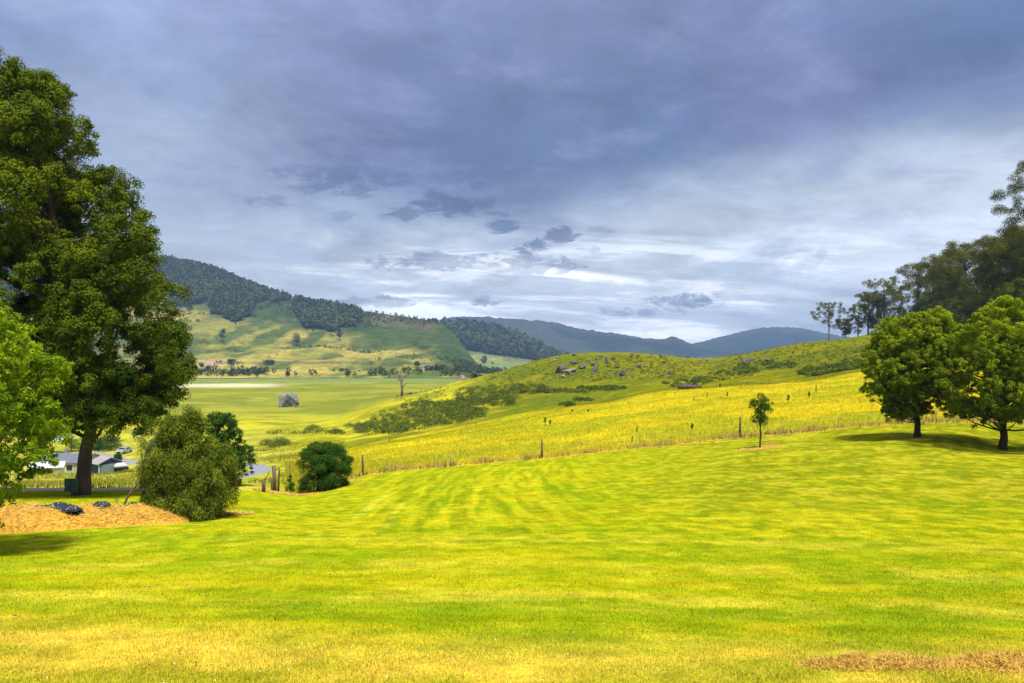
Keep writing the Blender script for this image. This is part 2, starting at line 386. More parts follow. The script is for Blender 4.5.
# ------------------------------------------------------------------ driveway
def ribbon(name, path, width, lift, mat, **kw):
    P = np.array(path, float); d = np.r_[0, np.cumsum(np.hypot(*np.diff(P, axis=0).T))]
    s = np.arange(0, d[-1], .8); P = np.stack([pchip(d, P[:, 0], s), pchip(d, P[:, 1], s)], 1)
    t = np.gradient(P, axis=0); t /= np.linalg.norm(t, axis=1)[:, None]; nrm = np.stack([-t[:, 1], t[:, 0]], 1)
    k = 7; o = np.linspace(-.5, .5, k)
    XY = P[:, None]+nrm[:, None]*(o[None, :, None]*width*(1+.12*(fbm(s/3, s*0, 2, 3)-.5))[:, None, None])
    Z = H(XY[..., 0], XY[..., 1])+lift - .06*(np.abs(o[None]*2)**6)
    V = np.concatenate([XY, Z[..., None]], -1).reshape(-1, 3)
    i = np.arange(len(s)-1)[:, None]; j = np.arange(k-1)[None]
    Fq = np.stack([i*k+j, (i+1)*k+j, (i+1)*k+j+1, i*k+j+1], -1).reshape(-1, 4)[:, ::-1]
    link(name, mesh_np(name, V, Fq, 4, None, [mat], True), None, kind='structure', **kw)
drv = [at(p, Y)[:2] for p, Y in ((-250, 34.2), (-100, 34.2), (0, 34.3), (90, 34.6), (160, 36.5), (203, 42), (232, 48), (250, 56), (262, 66), (256, 77), (225, 92), (190, 120), (155, 150), (80, 190))]
ribbon('driveway', drv, 1.9, .05, M_road)

# ------------------------------------------------------------------ grass
def blades(name, x, y, h, w, colr, lean=.5, seed=0, mat=None, nseg=1, **kw):
    rg = np.random.default_rng(seed); n = len(x)
    z = H(x, y); a = rg.uniform(0, math.pi, n); la = rg.uniform(0, 2*math.pi, n); ln = h*lean*rg.uniform(.1, 1, n)
    dx = np.cos(a)*w/2; dy = np.sin(a)*w/2
    b = np.stack([x, y, z-.01], 1); d = np.stack([dx, dy, 0*dx], 1)
    tip = b+np.stack([np.cos(la)*ln, np.sin(la)*ln, h], 1)
    V = np.stack([b-d, b+d, tip], 1).reshape(-1, 3)
    c = np.concatenate([np.clip(colr, 0, .85), np.ones((n, 1))], 1); c = np.repeat(c, 3, 0)
    me = mesh_np(name, V, np.arange(3*n).reshape(-1, 3), 3, {'tint': ('FLOAT_COLOR', c)}, [mat or M_blade])
    return link(name, me, None, **kw)
rg = np.random.default_rng(4)
n = 420000
yy = 1/rg.uniform(1/30., 1/4.3, n)*1.0; px = rg.uniform(-140, 1160, n); xx = (px-CX)/F*yy
c = lawn_color(xx, yy)*rg.uniform(.6, 1.5, (n, 1))*1.08; c[:, 0] *= rg.uniform(.85, 1.15, n)
k = fbm(xx/.5, yy/.4, 3, 77)
hh = rg.uniform(.02, .045, n)*(.6+.9*k)
blades('grass_blades', xx, yy, hh, .0045*np.maximum(1, yy/7.)*rg.uniform(.8, 1.5, n), c, .9, 5, None, kind='stuff')
# tall dry grass beyond the fence
n = 170000
px = rg.uniform(285, 1200, n); f = fenceY(px); tp = topY(px)+3
yy = f+.3+(tp-f)*rg.uniform(0, 1, n)**1.25; xx = (px-CX)/F*yy
c = field_color(xx, yy)*rg.uniform(.8, 1.25, (n, 1))
tuf = fbm(xx/1.2, yy/1.0, 3, 41)
hh = rg.uniform(.35, .75, n)*(.45+1.0*tuf)*sst(0, .8, yy-f+.35)
blades('tall_grass', xx, yy, hh*.45, rg.uniform(.014, .03, n)*np.maximum(1, yy/60), np.minimum(c*1.3, .8), .9, 6, M_tall, kind='stuff')
# straw-coloured fringe along the fence line
n = 9000
px = rg.uniform(330, 1150, n); f = fenceY(px); yy = f+rg.normal(.55, .45, n); xx = (px-CX)/F*yy
k = fbm(xx/1.1, yy*0, 3, 43); keep = k+rg.uniform(-.2, .2, n) > .42
xx, yy, k = xx[keep], yy[keep], k[keep]; n = len(xx)
c = np.array((.85, .68, .16))*rg.uniform(.6, 1.15, (n, 1))
blades('dry_grass_fringe', xx, yy, rg.uniform(.15, .55, n)*(.3+1.1*k), rg.uniform(.03, .06, n), c, .5, 7, M_tall, kind='stuff')
# rough tussocks on the left slope
n = 60000
px = rg.uniform(-100, 345, n); yy = rg.uniform(38, 150, n); xx = (px-CX)/F*yy; keep = yy > fenceY(px)+5
P_ = np.array(drv); dd = np.full(n, 1e9)
for a, b in zip(P_[:-1], P_[1:]):
    t = np.clip(((xx-a[0])*(b-a)[0]+(yy-a[1])*(b-a)[1])/((b-a)**2).sum(), 0, 1)
    dd = np.minimum(dd, np.hypot(xx-a[0]-t*(b-a)[0], yy-a[1]-t*(b-a)[1]))
keep &= (dd > 2.4) & (fbm(xx/2, yy/2, 3, 45) > .42)
xx, yy = xx[keep], yy[keep]; n = len(xx)
blades('rough_grass', xx, yy, rg.uniform(.1, .38, n), rg.uniform(.04, .08, n)*np.maximum(1, yy/70), field_color(xx, yy)*rg.uniform(.75, 1.3, (n, 1)), .6, 8, None, kind='stuff')

# ------------------------------------------------------------------ foliage
def unit(v): return v/np.maximum(np.linalg.norm(v, axis=-1, keepdims=True), 1e-9)
def leafset(cen, rad, cnt, L, W, rg, upb=.25, squash=.85, hollow=.5, droop=0.0, varp=None, jit=.7, align=None, sub=0, subr=.36):
    cen = np.asarray(cen, float); rad = np.asarray(rad, float); cnt = np.asarray(cnt, int)
    idx = np.repeat(np.arange(len(cen)), cnt); n = len(idx)
    d = rg.normal(size=(n, 3)); d = unit(d); d[:, 2] += upb; d = unit(d)
    if sub:
        sd_ = rg.normal(size=(len(cen), sub, 3)); sd_ = unit(sd_); sd_[..., 2] += upb; sd_ = unit(sd_)*rg.uniform(.55, 1.08, (len(cen), sub, 1))
        k = rg.integers(0, sub, n); q = unit(rg.normal(size=(n, 3))+np.array((0, 0, .45))); sr = rg.uniform(.6, 1.35, (len(cen), sub))[idx, k]
        p = cen[idx]+(sd_[idx, k]+q*(subr*sr*rg.random(n)**.45)[:, None])*rad[idx][:, None]*np.array((1, 1, squash))
        d = unit(q+.45*sd_[idx, k])
    else:
        rr = rad[idx]*(hollow+(1-hollow)*rg.random(n)**.6)*(1+.14*rg.normal(size=n))
        p = cen[idx]+d*rr[:, None]*np.array((1, 1, squash))
    nn = unit(d+jit*rg.normal(size=(n, 3)))
    t = rg.normal(size=(n, 3)) if align is None else rg.normal(size=(n, 3))*.45+np.array(align)
    t[:, 2] -= droop; t = unit(t-nn*(t*nn).sum(1, keepdims=True)); b = np.cross(nn, t)
    l = (L*rg.uniform(.7, 1.3, n))[:, None]; w = (W*rg.uniform(.7, 1.3, n))[:, None]
    V = np.stack([p-t*l/2, p+b*w/2, p+t*l/2, p-b*w/2], 1).reshape(-1, 3)
    if varp is None: varp = rg.random(len(cen))
    va = np.clip(varp[idx]*.75+rg.random(n)*.3-.02, 0, 1)
    return V, np.repeat(va, 4)
def crown_obj(parent, V, va, mat, name='crown'):
    n = len(V)//4
    me = mesh_np(name, V, np.arange(4*n).reshape(-1, 4), 4, {'var': ('FLOAT', va)}, [mat])
    return link(name, me, parent)
def puffs(env, n, rr, rg, fill=.45, ysq=1.0):
    """env: list of (z, cx, cy, R). puff centres spread over the shell of the envelope, most near its skin"""
    E = np.array(env, float); z = np.linspace(E[0, 0], E[-1, 0], 200); Rz = np.interp(z, E[:, 0], E[:, 3])
    r_ = np.array(rr, float); pr = Rz**1.0+.05; z = rg.choice(z, n, p=pr/pr.sum())+rg.uniform(-.1, .1, n)
    z = np.clip(z, min(E[0, 0]+.5*r_.mean(), E[-1, 0]), max(E[-1, 0]-.9*r_.mean(), E[0, 0])); Rz = np.interp(z, E[:, 0], E[:, 3]); cxx = np.interp(z, E[:, 0], E[:, 1]); cyy = np.interp(z, E[:, 0], E[:, 2])
    a = rg.uniform(0, 2*math.pi, n); r = rg.uniform(rr[0], rr[1], n)
    q = np.where(rg.random(n) < fill, rg.uniform(.1, .8, n), rg.uniform(.85, 1.0, n))
    rad = np.maximum(Rz-r*.8, 0)*q
    return np.stack([cxx+rad*np.cos(a), cyy+rad*np.sin(a)*ysq, z], 1), r
def limbs(mb, trunk, targets, r0, rg, n=5, sides=5):
    """curved limbs from the trunk line to the clump centres"""
    Tn = np.array(trunk)
    for t in targets:
        zb = t[2]-.35*np.hypot(*(t[:2]-np.array([np.interp(t[2], Tn[:, 2], Tn[:, 0]), np.interp(t[2], Tn[:, 2], Tn[:, 1])])))-.5
        zb = float(np.clip(zb, Tn[1, 2], Tn[-1, 2]-.1))
        b = np.array([np.interp(zb, Tn[:, 2], Tn[:, 0]), np.interp(zb, Tn[:, 2], Tn[:, 1]), zb])
        L = np.linalg.norm(t-b); P = []; rad = []
        off = rg.normal(size=3)*L*.07
        for k in range(n+1):
            u = k/n; p = b*(1-u)+t*u+off*math.sin(math.pi*u); p[2] += L*.08*math.sin(math.pi*u)*-1
            P.append(p); rad.append(max(r0*(1-.8*u)*min(1, L/3), .012))
        mb.tube(P, rad, sides, int(rg.integers(1e6)), .2)

def make_tree(name, label, cat, base, trunk, trad, env, npuff, prad, per, L, W, mat, bark, seed, group=None, nlimb=25, limb_r=.08,
              fill=.4, upb=.25, droop=0., extra=None, ysq=1.0, hollow=.5, jit=.7, squash=.85, align=None, sub=0, sides=12, toplit=0.0, flare=True):
    rg = np.random.default_rng(seed)
    t = thing(name, label, cat, base, 0, group)
    cen, r = puffs(env, npuff, prad, rg, fill, ysq)
    if extra is not None:
        ex = np.array(extra, float); cen = np.concatenate([cen, ex[:, :3]]); r = np.concatenate([r, ex[:, 3]])
    z0, z1 = env[0][0], env[-1][0]
    vp = rg.random(len(cen)); vp = vp*(1-toplit)+toplit*np.clip((cen[:, 2]-z0)/(z1-z0)+rg.normal(0, .15, len(cen)), 0, 1)  # lower clumps darker, upper yellower: crown shade and sunlit tops put in leaf colour
    cnt = (per*(r/np.mean(prad))**2).astype(int)+3
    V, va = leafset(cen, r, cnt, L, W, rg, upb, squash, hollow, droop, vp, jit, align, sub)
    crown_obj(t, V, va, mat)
    mb = MB(); TP = [Vector(p) for p in trunk]
    P = []; rad = []
    for i in range(len(trunk)-1):
        for k in range(4):
            u = k/4; P.append(np.array(trunk[i])*(1-u)+np.array(trunk[i+1])*u); rad.append(trad[i]*(1-u)+trad[i+1]*u)
    P.append(np.array(trunk[-1])); rad.append(trad[-1])
    P = [p+rg.normal(size=3)*np.array((1, 1, 0))*.10*q*(i > 0) for i, (p, q) in enumerate(zip(P, rad))]
    if flare: rad[0] *= 1.35; rad[1] *= 1.1
    P[0] = P[0]-np.array((0, 0, .25))
    mb.tube(P, rad, sides, seed, .22)
    if nlimb:
        pick = rg.choice(len(cen), min(nlimb, len(cen)), replace=False)
        limbs(mb, trunk, cen[pick], limb_r, rg)
    mb.build('trunk', bark, t, True)
    return t

# --- the great tree on the left
def big_tree():
    Y = 30.; b = at(80, Y); s = Y/F
    def L(px, py): return ((px-80)*s, 0.0, -(py-HY)*s-b[2])
    tr = [L(80, 494), L(84, 450), L(90, 405), L(84, 360), L(74, 300), L(58, 230), L(40, 160), L(22, 90)]
    tr = [(x, .25*math.sin(z*.5), z) for x, y, z in tr]; tr[0] = (0, 0, 0)
    rad = [.30, .235, .20, .18, .16, .13, .09, .04]
    env = []
    for py, ax, xr in ((432, 120, 160), (415, 105, 175), (392, 85, 184), (360, 68, 191), (330, 62, 188), (290, 57, 166), (250, 50, 159), (215, 43, 151), (180, 37, 126), (140, 28, 100), (118, 22, 84), (98, 17, 62), (80, 14, 40), (70, 12, 22)):
        q = L(ax, py); env.append((q[2], q[0], 0, (xr-ax)*s))
    ex = []
    for px, py, dy, r in ((100, 140, -1, .55), (175, 345, -1, 1.0), (168, 385, -.5, 1.0), (150, 420, 0, .55), (160, 408, -1, .6), (128, 418, .5, .6), (94, 428, -.4, .45), (140, 245, -2, 1.1), (150, 290, -1.5, 1.0), (20, 76, -1, .6), (48, 92, -1, .7), (70, 106, -1, .6), (60, 395, 2, .9), (30, 410, 2, 1.2), (0, 420, 1, 1.2), (120, 400, 2, 1.0),(-20,380,0,1.5),(10,340,-2,1.4),(-60,330,0,1.6)):
        q = L(px, py); ex.append((q[0], dy, q[2], r))
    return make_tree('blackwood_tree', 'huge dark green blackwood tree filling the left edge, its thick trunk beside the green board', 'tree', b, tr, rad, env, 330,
        (.40, 1.15), 1700, .105, .052, M_big, M_bark, 11, None, 60, .11, .42, .6, extra=ex, sub=16, hollow=.75, toplit=.55, squash=.9, jit=.38)
big_tree()

# --- round lawn trees on the right
SH = .98
def env_px(base_px, Y, base_z, rows):
    s = Y/F; out = []
    for py, x0, x1 in rows:
        out.append((-(py-HY)*s-base_z, ((x0+x1)/2-base_px)*s, 0, (x1-x0)/2*s*SH))
    return out
Y = 41.; b = at(917, Y)
rows = [(417, 880, 915), (407, 868, 938), (393, 863, 948), (370, 862, 954), (350, 864, 957), (335, 872, 957), (322, 888, 955), (315, 905, 945), (311, 918, 938)]
s = Y/F
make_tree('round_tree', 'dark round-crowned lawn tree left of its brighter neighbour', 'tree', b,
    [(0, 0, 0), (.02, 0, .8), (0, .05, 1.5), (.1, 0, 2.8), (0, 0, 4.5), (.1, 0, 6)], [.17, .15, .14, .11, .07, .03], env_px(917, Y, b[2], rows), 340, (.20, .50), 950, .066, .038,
    M_round, M_bark2, 21, None, 40, .05, .62, .45, sub=11, hollow=.72, toplit=.7, jit=.4, squash=.95)
Y = 37.; b = at(1003, Y)
rows = [(423, 980, 1030), (413, 945, 1060), (400, 925, 1082), (380, 920, 1092), (360, 925, 1090), (345, 938, 1082), (330, 950, 1068), (315, 972, 1050), (306, 984, 1036), (300, 998, 1020)]
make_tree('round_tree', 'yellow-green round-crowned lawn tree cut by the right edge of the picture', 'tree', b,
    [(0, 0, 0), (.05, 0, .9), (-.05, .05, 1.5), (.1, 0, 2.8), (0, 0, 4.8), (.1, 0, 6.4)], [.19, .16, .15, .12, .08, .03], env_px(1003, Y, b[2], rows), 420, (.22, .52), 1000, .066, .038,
    M_round, M_bark2, 22, None, 50, .055, .62, .45, sub=11, hollow=.72, toplit=.75, jit=.4, squash=.95)
# --- sapling
Y = 42.; b = at(760, Y); s = Y/F
rows = [(424, 756, 768), (418, 749, 771), (408, 748, 775), (400, 751, 774), (396, 758, 768), (393, 761, 765)]
make_tree('lawn_sapling', 'small young tree standing alone on the lawn in a ring of straw', 'sapling', b, [(0, 0, 0), (.03, 0, .8), (0, 0, 1.6), (.06, 0, 3.0)], [.055, .045, .035, .012],
    env_px(760, Y, b[2], rows), 30, (.14, .30), 130, .085, .04, M_green, M_bark, 23, None, 16, .02, .4, .2, extra=[(.42, .1, .85, .13), (-.3, 0, 1.55, .15), (.35, 0, 1.4, .12)], sides=8)

# --- bright leafy tree at the far left, near the eye
Y = 14.; b = at(-45, Y); s = Y/F
rows = [(498, -60, 20), (485, -100, 40), (465, -130, 55), (440, -150, 66), (415, -155, 68), (390, -155, 62), (365, -140, 50), (340, -120, 30), (320, -95, 10), (300, -60, -15)]
make_tree('bright_leafy_tree', 'bright green leafy tree at the left edge in front of the dark tree', 'tree', b, [(0, 0, 0), (.05, 0, .8), (0, .1, 1.6), (-.1, 0, 2.6), (0, 0, 3.6)], [.11, .09, .08, .06, .02],
    env_px(-45, Y, b[2], rows), 250, (.16, .38), 240, .105, .034, M_ash, M_bark, 24, None, 60, .03, .5, .3, droop=.9, hollow=.3, jit=.8, sub=7,
    extra=[((5+45)*s, 0, -(505-HY)*s-b[2], .2), ((15+45)*s, -.3, -(498-HY)*s-b[2], .18), ((-3+45)*s, -.3, -(515-HY)*s-b[2], .16), ((12+45)*s, -.3, -(520-HY)*s-b[2], .10), ((3+45)*s, 0, -(322-HY)*s-b[2], .22), ((-2+45)*s, 0, -(306-HY)*s-b[2], .16)])

# --- the big olive bush, several upright leaders
Y = 21.; b = at(188, Y); s = Y/F
rows = [(524, 150, 226), (510, 143, 236), (490, 142, 238), (470, 141, 236), (450, 146, 222), (438, 152, 212), (430, 160, 205), (420, 176, 202), (414, 182, 196)]
ex = [((p-188)*s, dy, -(q-HY)*s-b[2], r) for p, q, dy, r in ((150, 428, 0, .16), (158, 424, 0, .15), (172, 421, -.2, .17), (188, 412, 0, .15), (194, 416, 0, .15), (205, 424, 0, .15), (226, 450, 0, .2), (232, 462, 0, .2), (144, 450, 0, .2), (142, 470, 0, .2), (240, 475, 0, .12), (236, 495, -.3, .18))]
ob = make_tree('olive_bush', 'large shaggy olive-green bush reaching the ground at the end of the straw', 'bush', b, [(0, 0, 0), (.03, 0, .5), (0, .1, 1.2), (.1, 0, 2.4)], [.09, .08, .05, .02],
    env_px(188, Y, b[2], rows), 260, (.13, .29), 420, .080, .020, M_bush, M_bark, 25, None, 50, .03, .45, .25, align=(0, 0, 1.0), extra=ex, hollow=.5, jit=.6, squash=1.4, sides=8)
# grey-green twiggy sapling that leans into it
Y = 20.6; b = at(121, Y); s = Y/F
lt = [(0, 0, 0), (.04, 0, .30), (.16, 0, .62), (.42, .05, 1.0), (.80, .1, 1.35), (1.0, .1, 1.8)]
make_tree('leaning_sapling', 'thin bare-stemmed sapling leaning right into the olive bush', 'sapling', b, lt, [.045, .04, .036, .03, .022, .01],
    [(1.15, .75, 0, .2), (1.5, .9, 0, .42), (1.9, .95, 0, .42), (2.2, .95, 0, .2)], 34, (.13, .24), 90, .07, .014, M_grey, M_dead, 26, None, 14, .012, .6, .1, hollow=.2, sides=7, flare=False,
    extra=[(-.12, 0, .55, .08), (.6, -.1, .55, .12), (.65, -.1, .8, .12)])
# --- tree behind the bush
Y = 39.; b = at(228, Y); s = Y/F
rows = [(486, 222, 234), (474, 212, 252), (462, 208, 258), (450, 206, 255), (438, 203, 246), (428, 203, 238), (418, 207, 234), (412, 214, 228)]
make_tree('leafy_tree', 'dark green leafy tree just behind the olive bush, driveway passing below', 'tree', b, [(0, 0, 0), (0, 0, 1), (.05, 0, 2), (0, 0, 3.6)], [.09, .08, .06, .02],
    env_px(228, Y, b[2], rows), 80, (.25, .48), 420, .09, .04, M_green, M_bark, 27, None, 20, .04, .4, .3, hollow=.5, sub=9, sides=8)
# --- round bush at the lawn corner
Y = 38.5; b = at(318, Y); s = Y/F
rows = [(486, 300, 348), (478, 297, 354), (466, 296, 356), (458, 297, 354), (452, 301, 347), (447, 308, 340), (443, 318, 332)]
ex = [((p-318)*s, dy, -(q-HY)*s-b[2], r) for p, q, dy, r in ((315, 444, 0, .18), (329, 446, 0, .18), (341, 450, 0, .2), (301, 454, 0, .16), (334, 490, 0, .3), (345, 485, 0, .25))]
make_tree('round_bush', 'rounded dark bush on a short trunk at the lawn corner', 'bush', b, [(0, 0, 0), (.03, 0, .5), (.1, 0, 1.2), (.3, 0, 2.4)], [.10, .08, .05, .02],
    env_px(318, Y, b[2], rows), 140, (.18, .38), 420, .085, .026, M_green, M_bark, 28, None, 10, .03, .55, .25, extra=ex, hollow=.4, align=(0, 0, .7), sides=8)
# --- little conifer and low shrub beside it
b = at(290, 37.8); s = 37.8/F
make_tree('small_conifer', 'tiny dark conifer with a bare leading shoot left of the round bush', 'conifer', b, [(0, 0, 0), (0, 0, .7), (0, 0, 1.75)], [.03, .02, .006],
    [(.12, 0, 0, .30), (.4, 0, 0, .28), (.7, 0, 0, .16), (1.0, 0, 0, .05)], 24, (.08, .15), 110, .06, .015, M_green, M_bark, 29, None, 0, 0, .5, .1, hollow=.2, sides=6, flare=False)
b = at(306, 38.3)
make_tree('low_shrub', 'low dark shrub spreading between the tiny conifer and the round bush', 'shrub', b, [(0, 0, 0), (0, 0, .2), (.05, 0, .4)], [.03, .02, .01],
    [(.05, 0, 0, .75), (.25, 0, 0, .6), (.42, 0, 0, .3)], 26, (.1, .2), 90, .06, .018, M_bush, M_bark, 30, None, 5, .01, .7, .2, hollow=.2, sides=6, flare=False)

# ------------------------------------------------------------------ gum trees on the right-hand ridge
def gum(px, Y, toppy, half, seed, label, dense=.5, mat=None, lean=0.0, low=.35, name='gum_tree', grp='gum trees along the right-hand ridge', pr=None, nleaf=1.0, roundt=False):
    rg_ = random.Random(seed); b = at(px, Y); s = Y/F; h = -(toppy-HY)*s-b[2]; hw = half*s*1.25
    tr = [(0, 0, 0), (lean*.2, 0, h*.25), (lean*.45+rg_.uniform(-.4, .4), rg_.uniform(-.4, .4), h*.5), (lean*.8, 0, h*.78), (lean, 0, h*.96)]
    R0 = .018*h+.05
    jx = lambda: rg_.uniform(-.35, .35)*hw
    if roundt: env = [(h*low, 0, 0, hw*.55), (h*.45, 0, 0, hw*.95), (h*.6, lean*.5, 0, hw), (h*.8, lean*.8, 0, hw*.75), (h*.96, lean, 0, hw*.25)]
    else: env = [(h*low, jx(), 0, hw*.35), (h*.4, jx(), 0, hw*.55), (h*.58, lean*.5+jx(), jx(), hw*.8), (h*.75, lean*.7+jx(), jx(), hw), (h*.88, lean*.9+jx(), 0, hw*.9), (h*.98, lean+jx()*.5, 0, hw*.5)]
    px_m = s; L = max(.24, px_m*1.05)
    pr = pr or (max(.03*h, .5), max(.07*h, 1.0))
    npf = int(50+170*dense)
    per = int(np.clip(4*np.mean(pr)**2*3.2/(L*L*.45)*.55*nleaf, 60, 700))
    return make_tree(name, label, 'tree', b, tr, [R0, R0*.8, R0*.62, R0*.4, R0*.12], env, npf, pr, per, L, L*.42, mat or M_gumleaf, M_gum, seed,
        grp, 16, R0*.35, .45, .15, hollow=.3, squash=.85, sides=7, jit=.8, flare=False)
gum(829, 300, 301, 15, 101, 'small open gum tree leftmost on the ridge, standing a little apart', .25, low=.3)
gum(846, 300, 318, 8, 102, 'low thin gum between the leftmost gum and the taller gum group', .18, low=.15)
gum(868, 300, 290, 11, 103, 'thin gum at the left end of the main tree group', .32, low=.15)
gum(884, 295, 275, 16, 104, 'rounded-top gum with sky gaps below, second in the main group', .35, low=.2)
gum(901, 280, 284, 12, 105, 'shorter gum filling the gap right of the rounded-top gum', .35, low=.06)
gum(918, 255, 262, 16, 106, 'gum with a loose left-reaching crown above the dark round lawn tree', .5, low=.06)
gum(934, 235, 254, 17, 107, 'yellowish leafy gum stepping up toward the right', .6, low=.06)
gum(950, 215, 247, 16, 108, 'full gum with bare pale trunks below its crown', .6, low=.06)
gum(968, 190, 238, 22, 109, 'gum with flat dark top tufts reaching left over its neighbours', .6, low=.25, lean=-1.0)
gum(984, 175, 262, 20, 110, 'dense dark green tree in the middle of the ridge forest', 1.1, M_fill, low=.08, roundt=True, grp='dark forest trees on the ridge')
gum(1000, 165, 232, 20, 111, 'broad olive gum behind the yellow-green lawn tree', .8, low=.15)
gum(1018, 150, 222, 22, 112, 'broad gum at the right edge under the tallest gum', .9, low=.1)
gum(1036, 135, 158, 30, 113, 'tallest gum at the right edge with separate dark leaf tufts', .55, M_fill, low=.38, pr=(.7, 1.5), lean=-1.2)
gum(1060, 140, 235, 26, 114, 'big gum just past the right edge of the frame', .9, low=.1)
gum(958, 200, 292, 18, 115, 'low dark forest tree between the ridge gums, nearer the slope', 1.0, M_fill, low=.05, roundt=True, grp='dark forest trees on the ridge')
gum(1020, 130, 275, 24, 116, 'low olive forest tree filling under the tallest gum', 1.1, M_fill, low=.05, roundt=True, grp='dark forest trees on the ridge')
gum(925, 240, 300, 14, 117, 'low dark tree behind the top of the dark round lawn tree', .8, M_fill, low=.05, roundt=True, grp='dark forest trees on the ridge')
gum(1090, 125, 190, 34, 118, 'large gum outside the right edge of the frame', .8, low=.15)
gum(895, 290, 306, 16, 119, 'low scrubby tree at the foot of the rounded-top gum', .6, M_fill, low=.05, roundt=True, grp='dark forest trees on the ridge')
gum(945, 225, 275, 20, 120, 'mid-height olive forest tree behind the pale gum trunks', .9, M_fill, low=.05, roundt=True, grp='dark forest trees on the ridge')
gum(1001, 150, 268, 22, 121, 'mid-height dark forest tree behind the yellow-green lawn tree', 1.1, M_fill, low=.05, roundt=True, grp='dark forest trees on the ridge')

gum(858, 298, 303, 9, 124, 'low gum joining the thin gums into the main group', .3, low=.1)
gum(876, 296, 291, 10, 125, 'slim gum tucked between the thin gum and the rounded-top gum', .35, low=.1)
gum(975, 185, 290, 22, 122, 'lowest dark tree between the two lawn tree crowns', .9, M_fill, low=.03, roundt=True, grp='dark forest trees on the ridge')
gum(942, 260, 262, 14, 123, 'thin pale gum rising between the yellowish gum and the full gum', .4, low=.1)
# ------------------------------------------------------------------ hills beyond the valley
def hill(name, pxs, sils, base_py, Y0, Yr, mat, colf, npx=400, ns=90, prof=None, nz=(1, 1), back=600, seed=0, edge=0.0):
    px = np.linspace(pxs[0], pxs[-1], npx); sil = pchip(pxs, sils, px)
    yr = np.interp(px, pxs, Yr) if hasattr(Yr, '__len__') else np.full(npx, float(Yr))
    s = np.concatenate([np.linspace(0, 1, ns), 1+np.linspace(0, 1, 12)[1:]])
    Pp, S = np.meshgrid(px, s, indexing='ij'); YR = np.repeat(yr[:, None], len(s), 1); SI = np.repeat(sil[:, None], len(s), 1)
    Yy = np.where(S <= 1, Y0+(YR-Y0)*S, YR+(S-1)*back)
    f = np.interp(S, *(prof or ([0, 1], [0, 1])))
    py = base_py+(SI-base_py)*f
    Z = -(py-HY)/F*Yy
    zr = -(SI-HY)/F*YR
    Z = np.where(S > 1, zr-(zr+30)*sst(0, 1, S-1), Z)
    X = (Pp-CX)/F*Yy
    amp = np.sin(np.clip(S, 0, 1)*math.pi)**.7
    Z = Z+amp*nz[0]*(fbm(X/nz[1], Yy/nz[1], 5, seed)-.5)*2
    if edge: Z = Z+edge*(S > .5)*(fbm(X/(edge*1.5), Yy/(edge*3), 3, seed+3)-.5)
    pyv = HY-F*Z/Yy
    Cc = colf(Pp, np.where(S > 1, SI, pyv), X, Yy, S)
    V = np.stack([X, Yy, Z], -1).reshape(-1, 3); m = len(s)
    i = np.arange(npx-1)[:, None]; j = np.arange(m-1)[None]
    Fq = np.stack([i*m+j, (i+1)*m+j, (i+1)*m+j+1, i*m+j+1], -1).reshape(-1, 4)
    me = mesh_np(name, V, Fq, 4, {'tint': ('FLOAT_COLOR', np.concatenate([Cc.reshape(-1, 3), np.ones((X.size, 1))], 1))}, [mat], True)
    o = link(name, me, None, kind='structure')
    return V.reshape(npx, m, 3), pyv, Pp
def inpoly(x, y, P):
    r = np.zeros(x.shape, bool)
    for (x0, y0), (x1, y1) in zip(P, P[1:]+P[:1]):
        c = ((y0 > y) != (y1 > y)) & (x < (x1-x0)*(y-y0)/((y1-y0) or 1e-9)+x0); r ^= c
    return r
fA2 = [(292, 304), (305, 298), (330, 303), (352, 308), (360, 318), (352, 328), (328, 332), (304, 326)]
fA = [(0, 225), (150, 250), (240, 270), (300, 296), (312, 300), (300, 306), (262, 301), (246, 308), (258, 316), (236, 317), (205, 308), (165, 299), (0, 300)]
def inFA(p, q, x, y):
    return inpoly(p+26*(fbm(x/60, y/90, 3, 81)-.5), q+26*(fbm(x/45, y/70, 3, 80)-.5)*(q > 285), fA) | inpoly(p+10*(fbm(x/60, y/90, 3, 81)-.5), q+8*(fbm(x/45, y/70, 3, 80)-.5), fA2)
def colA(p, q, x, y, s):
    n1 = fbm(x/120, y/260, 4, 50); n2 = fbm(x/30, y/70, 4, 51)
    c = np.zeros(p.shape+(3,))+np.array((.25, .24, .045))
    c = lerp(c, (.38, .32, .07), sst(.47, .62, n1)*.8)
    c = lerp(c, (.065, .105, .025), sst(.47, .57, 1-(.55*n2+.45*n1))*.85)
    up = sst(6, -6, q-np.interp(p, [0, 160, 200, 260, 300, 360, 400, 430, 455, 480], [300, 300, 312, 322, 330, 336, 344, 356, 372, 385]))
    c = lerp(c, (.050, .085, .022), up*(.75+.25*sst(.4, .6, n2)))
    w = inFA(p, q, x, y).astype(float); c = lerp(c, (.03, .05, .03), w)
    top = sst(.80, .93, s)*sst(350, 370, p)*(1-sst(425, 445, p)); c = lerp(c, (.15, .12, .07), top*.7)
    ln = np.exp(-((q-(363+2.5*(fbm(p/60, p*0, 2, 5)-.5)))/.9)**2); c = lerp(c, (.09, .09, .06), ln*.8)
    w = np.exp(-((q-364)/3.5)**2-((p-212)/10.)**2); c = lerp(c, (.40, .28, .18), np.clip(w*1.3, 0, 1))
    return c
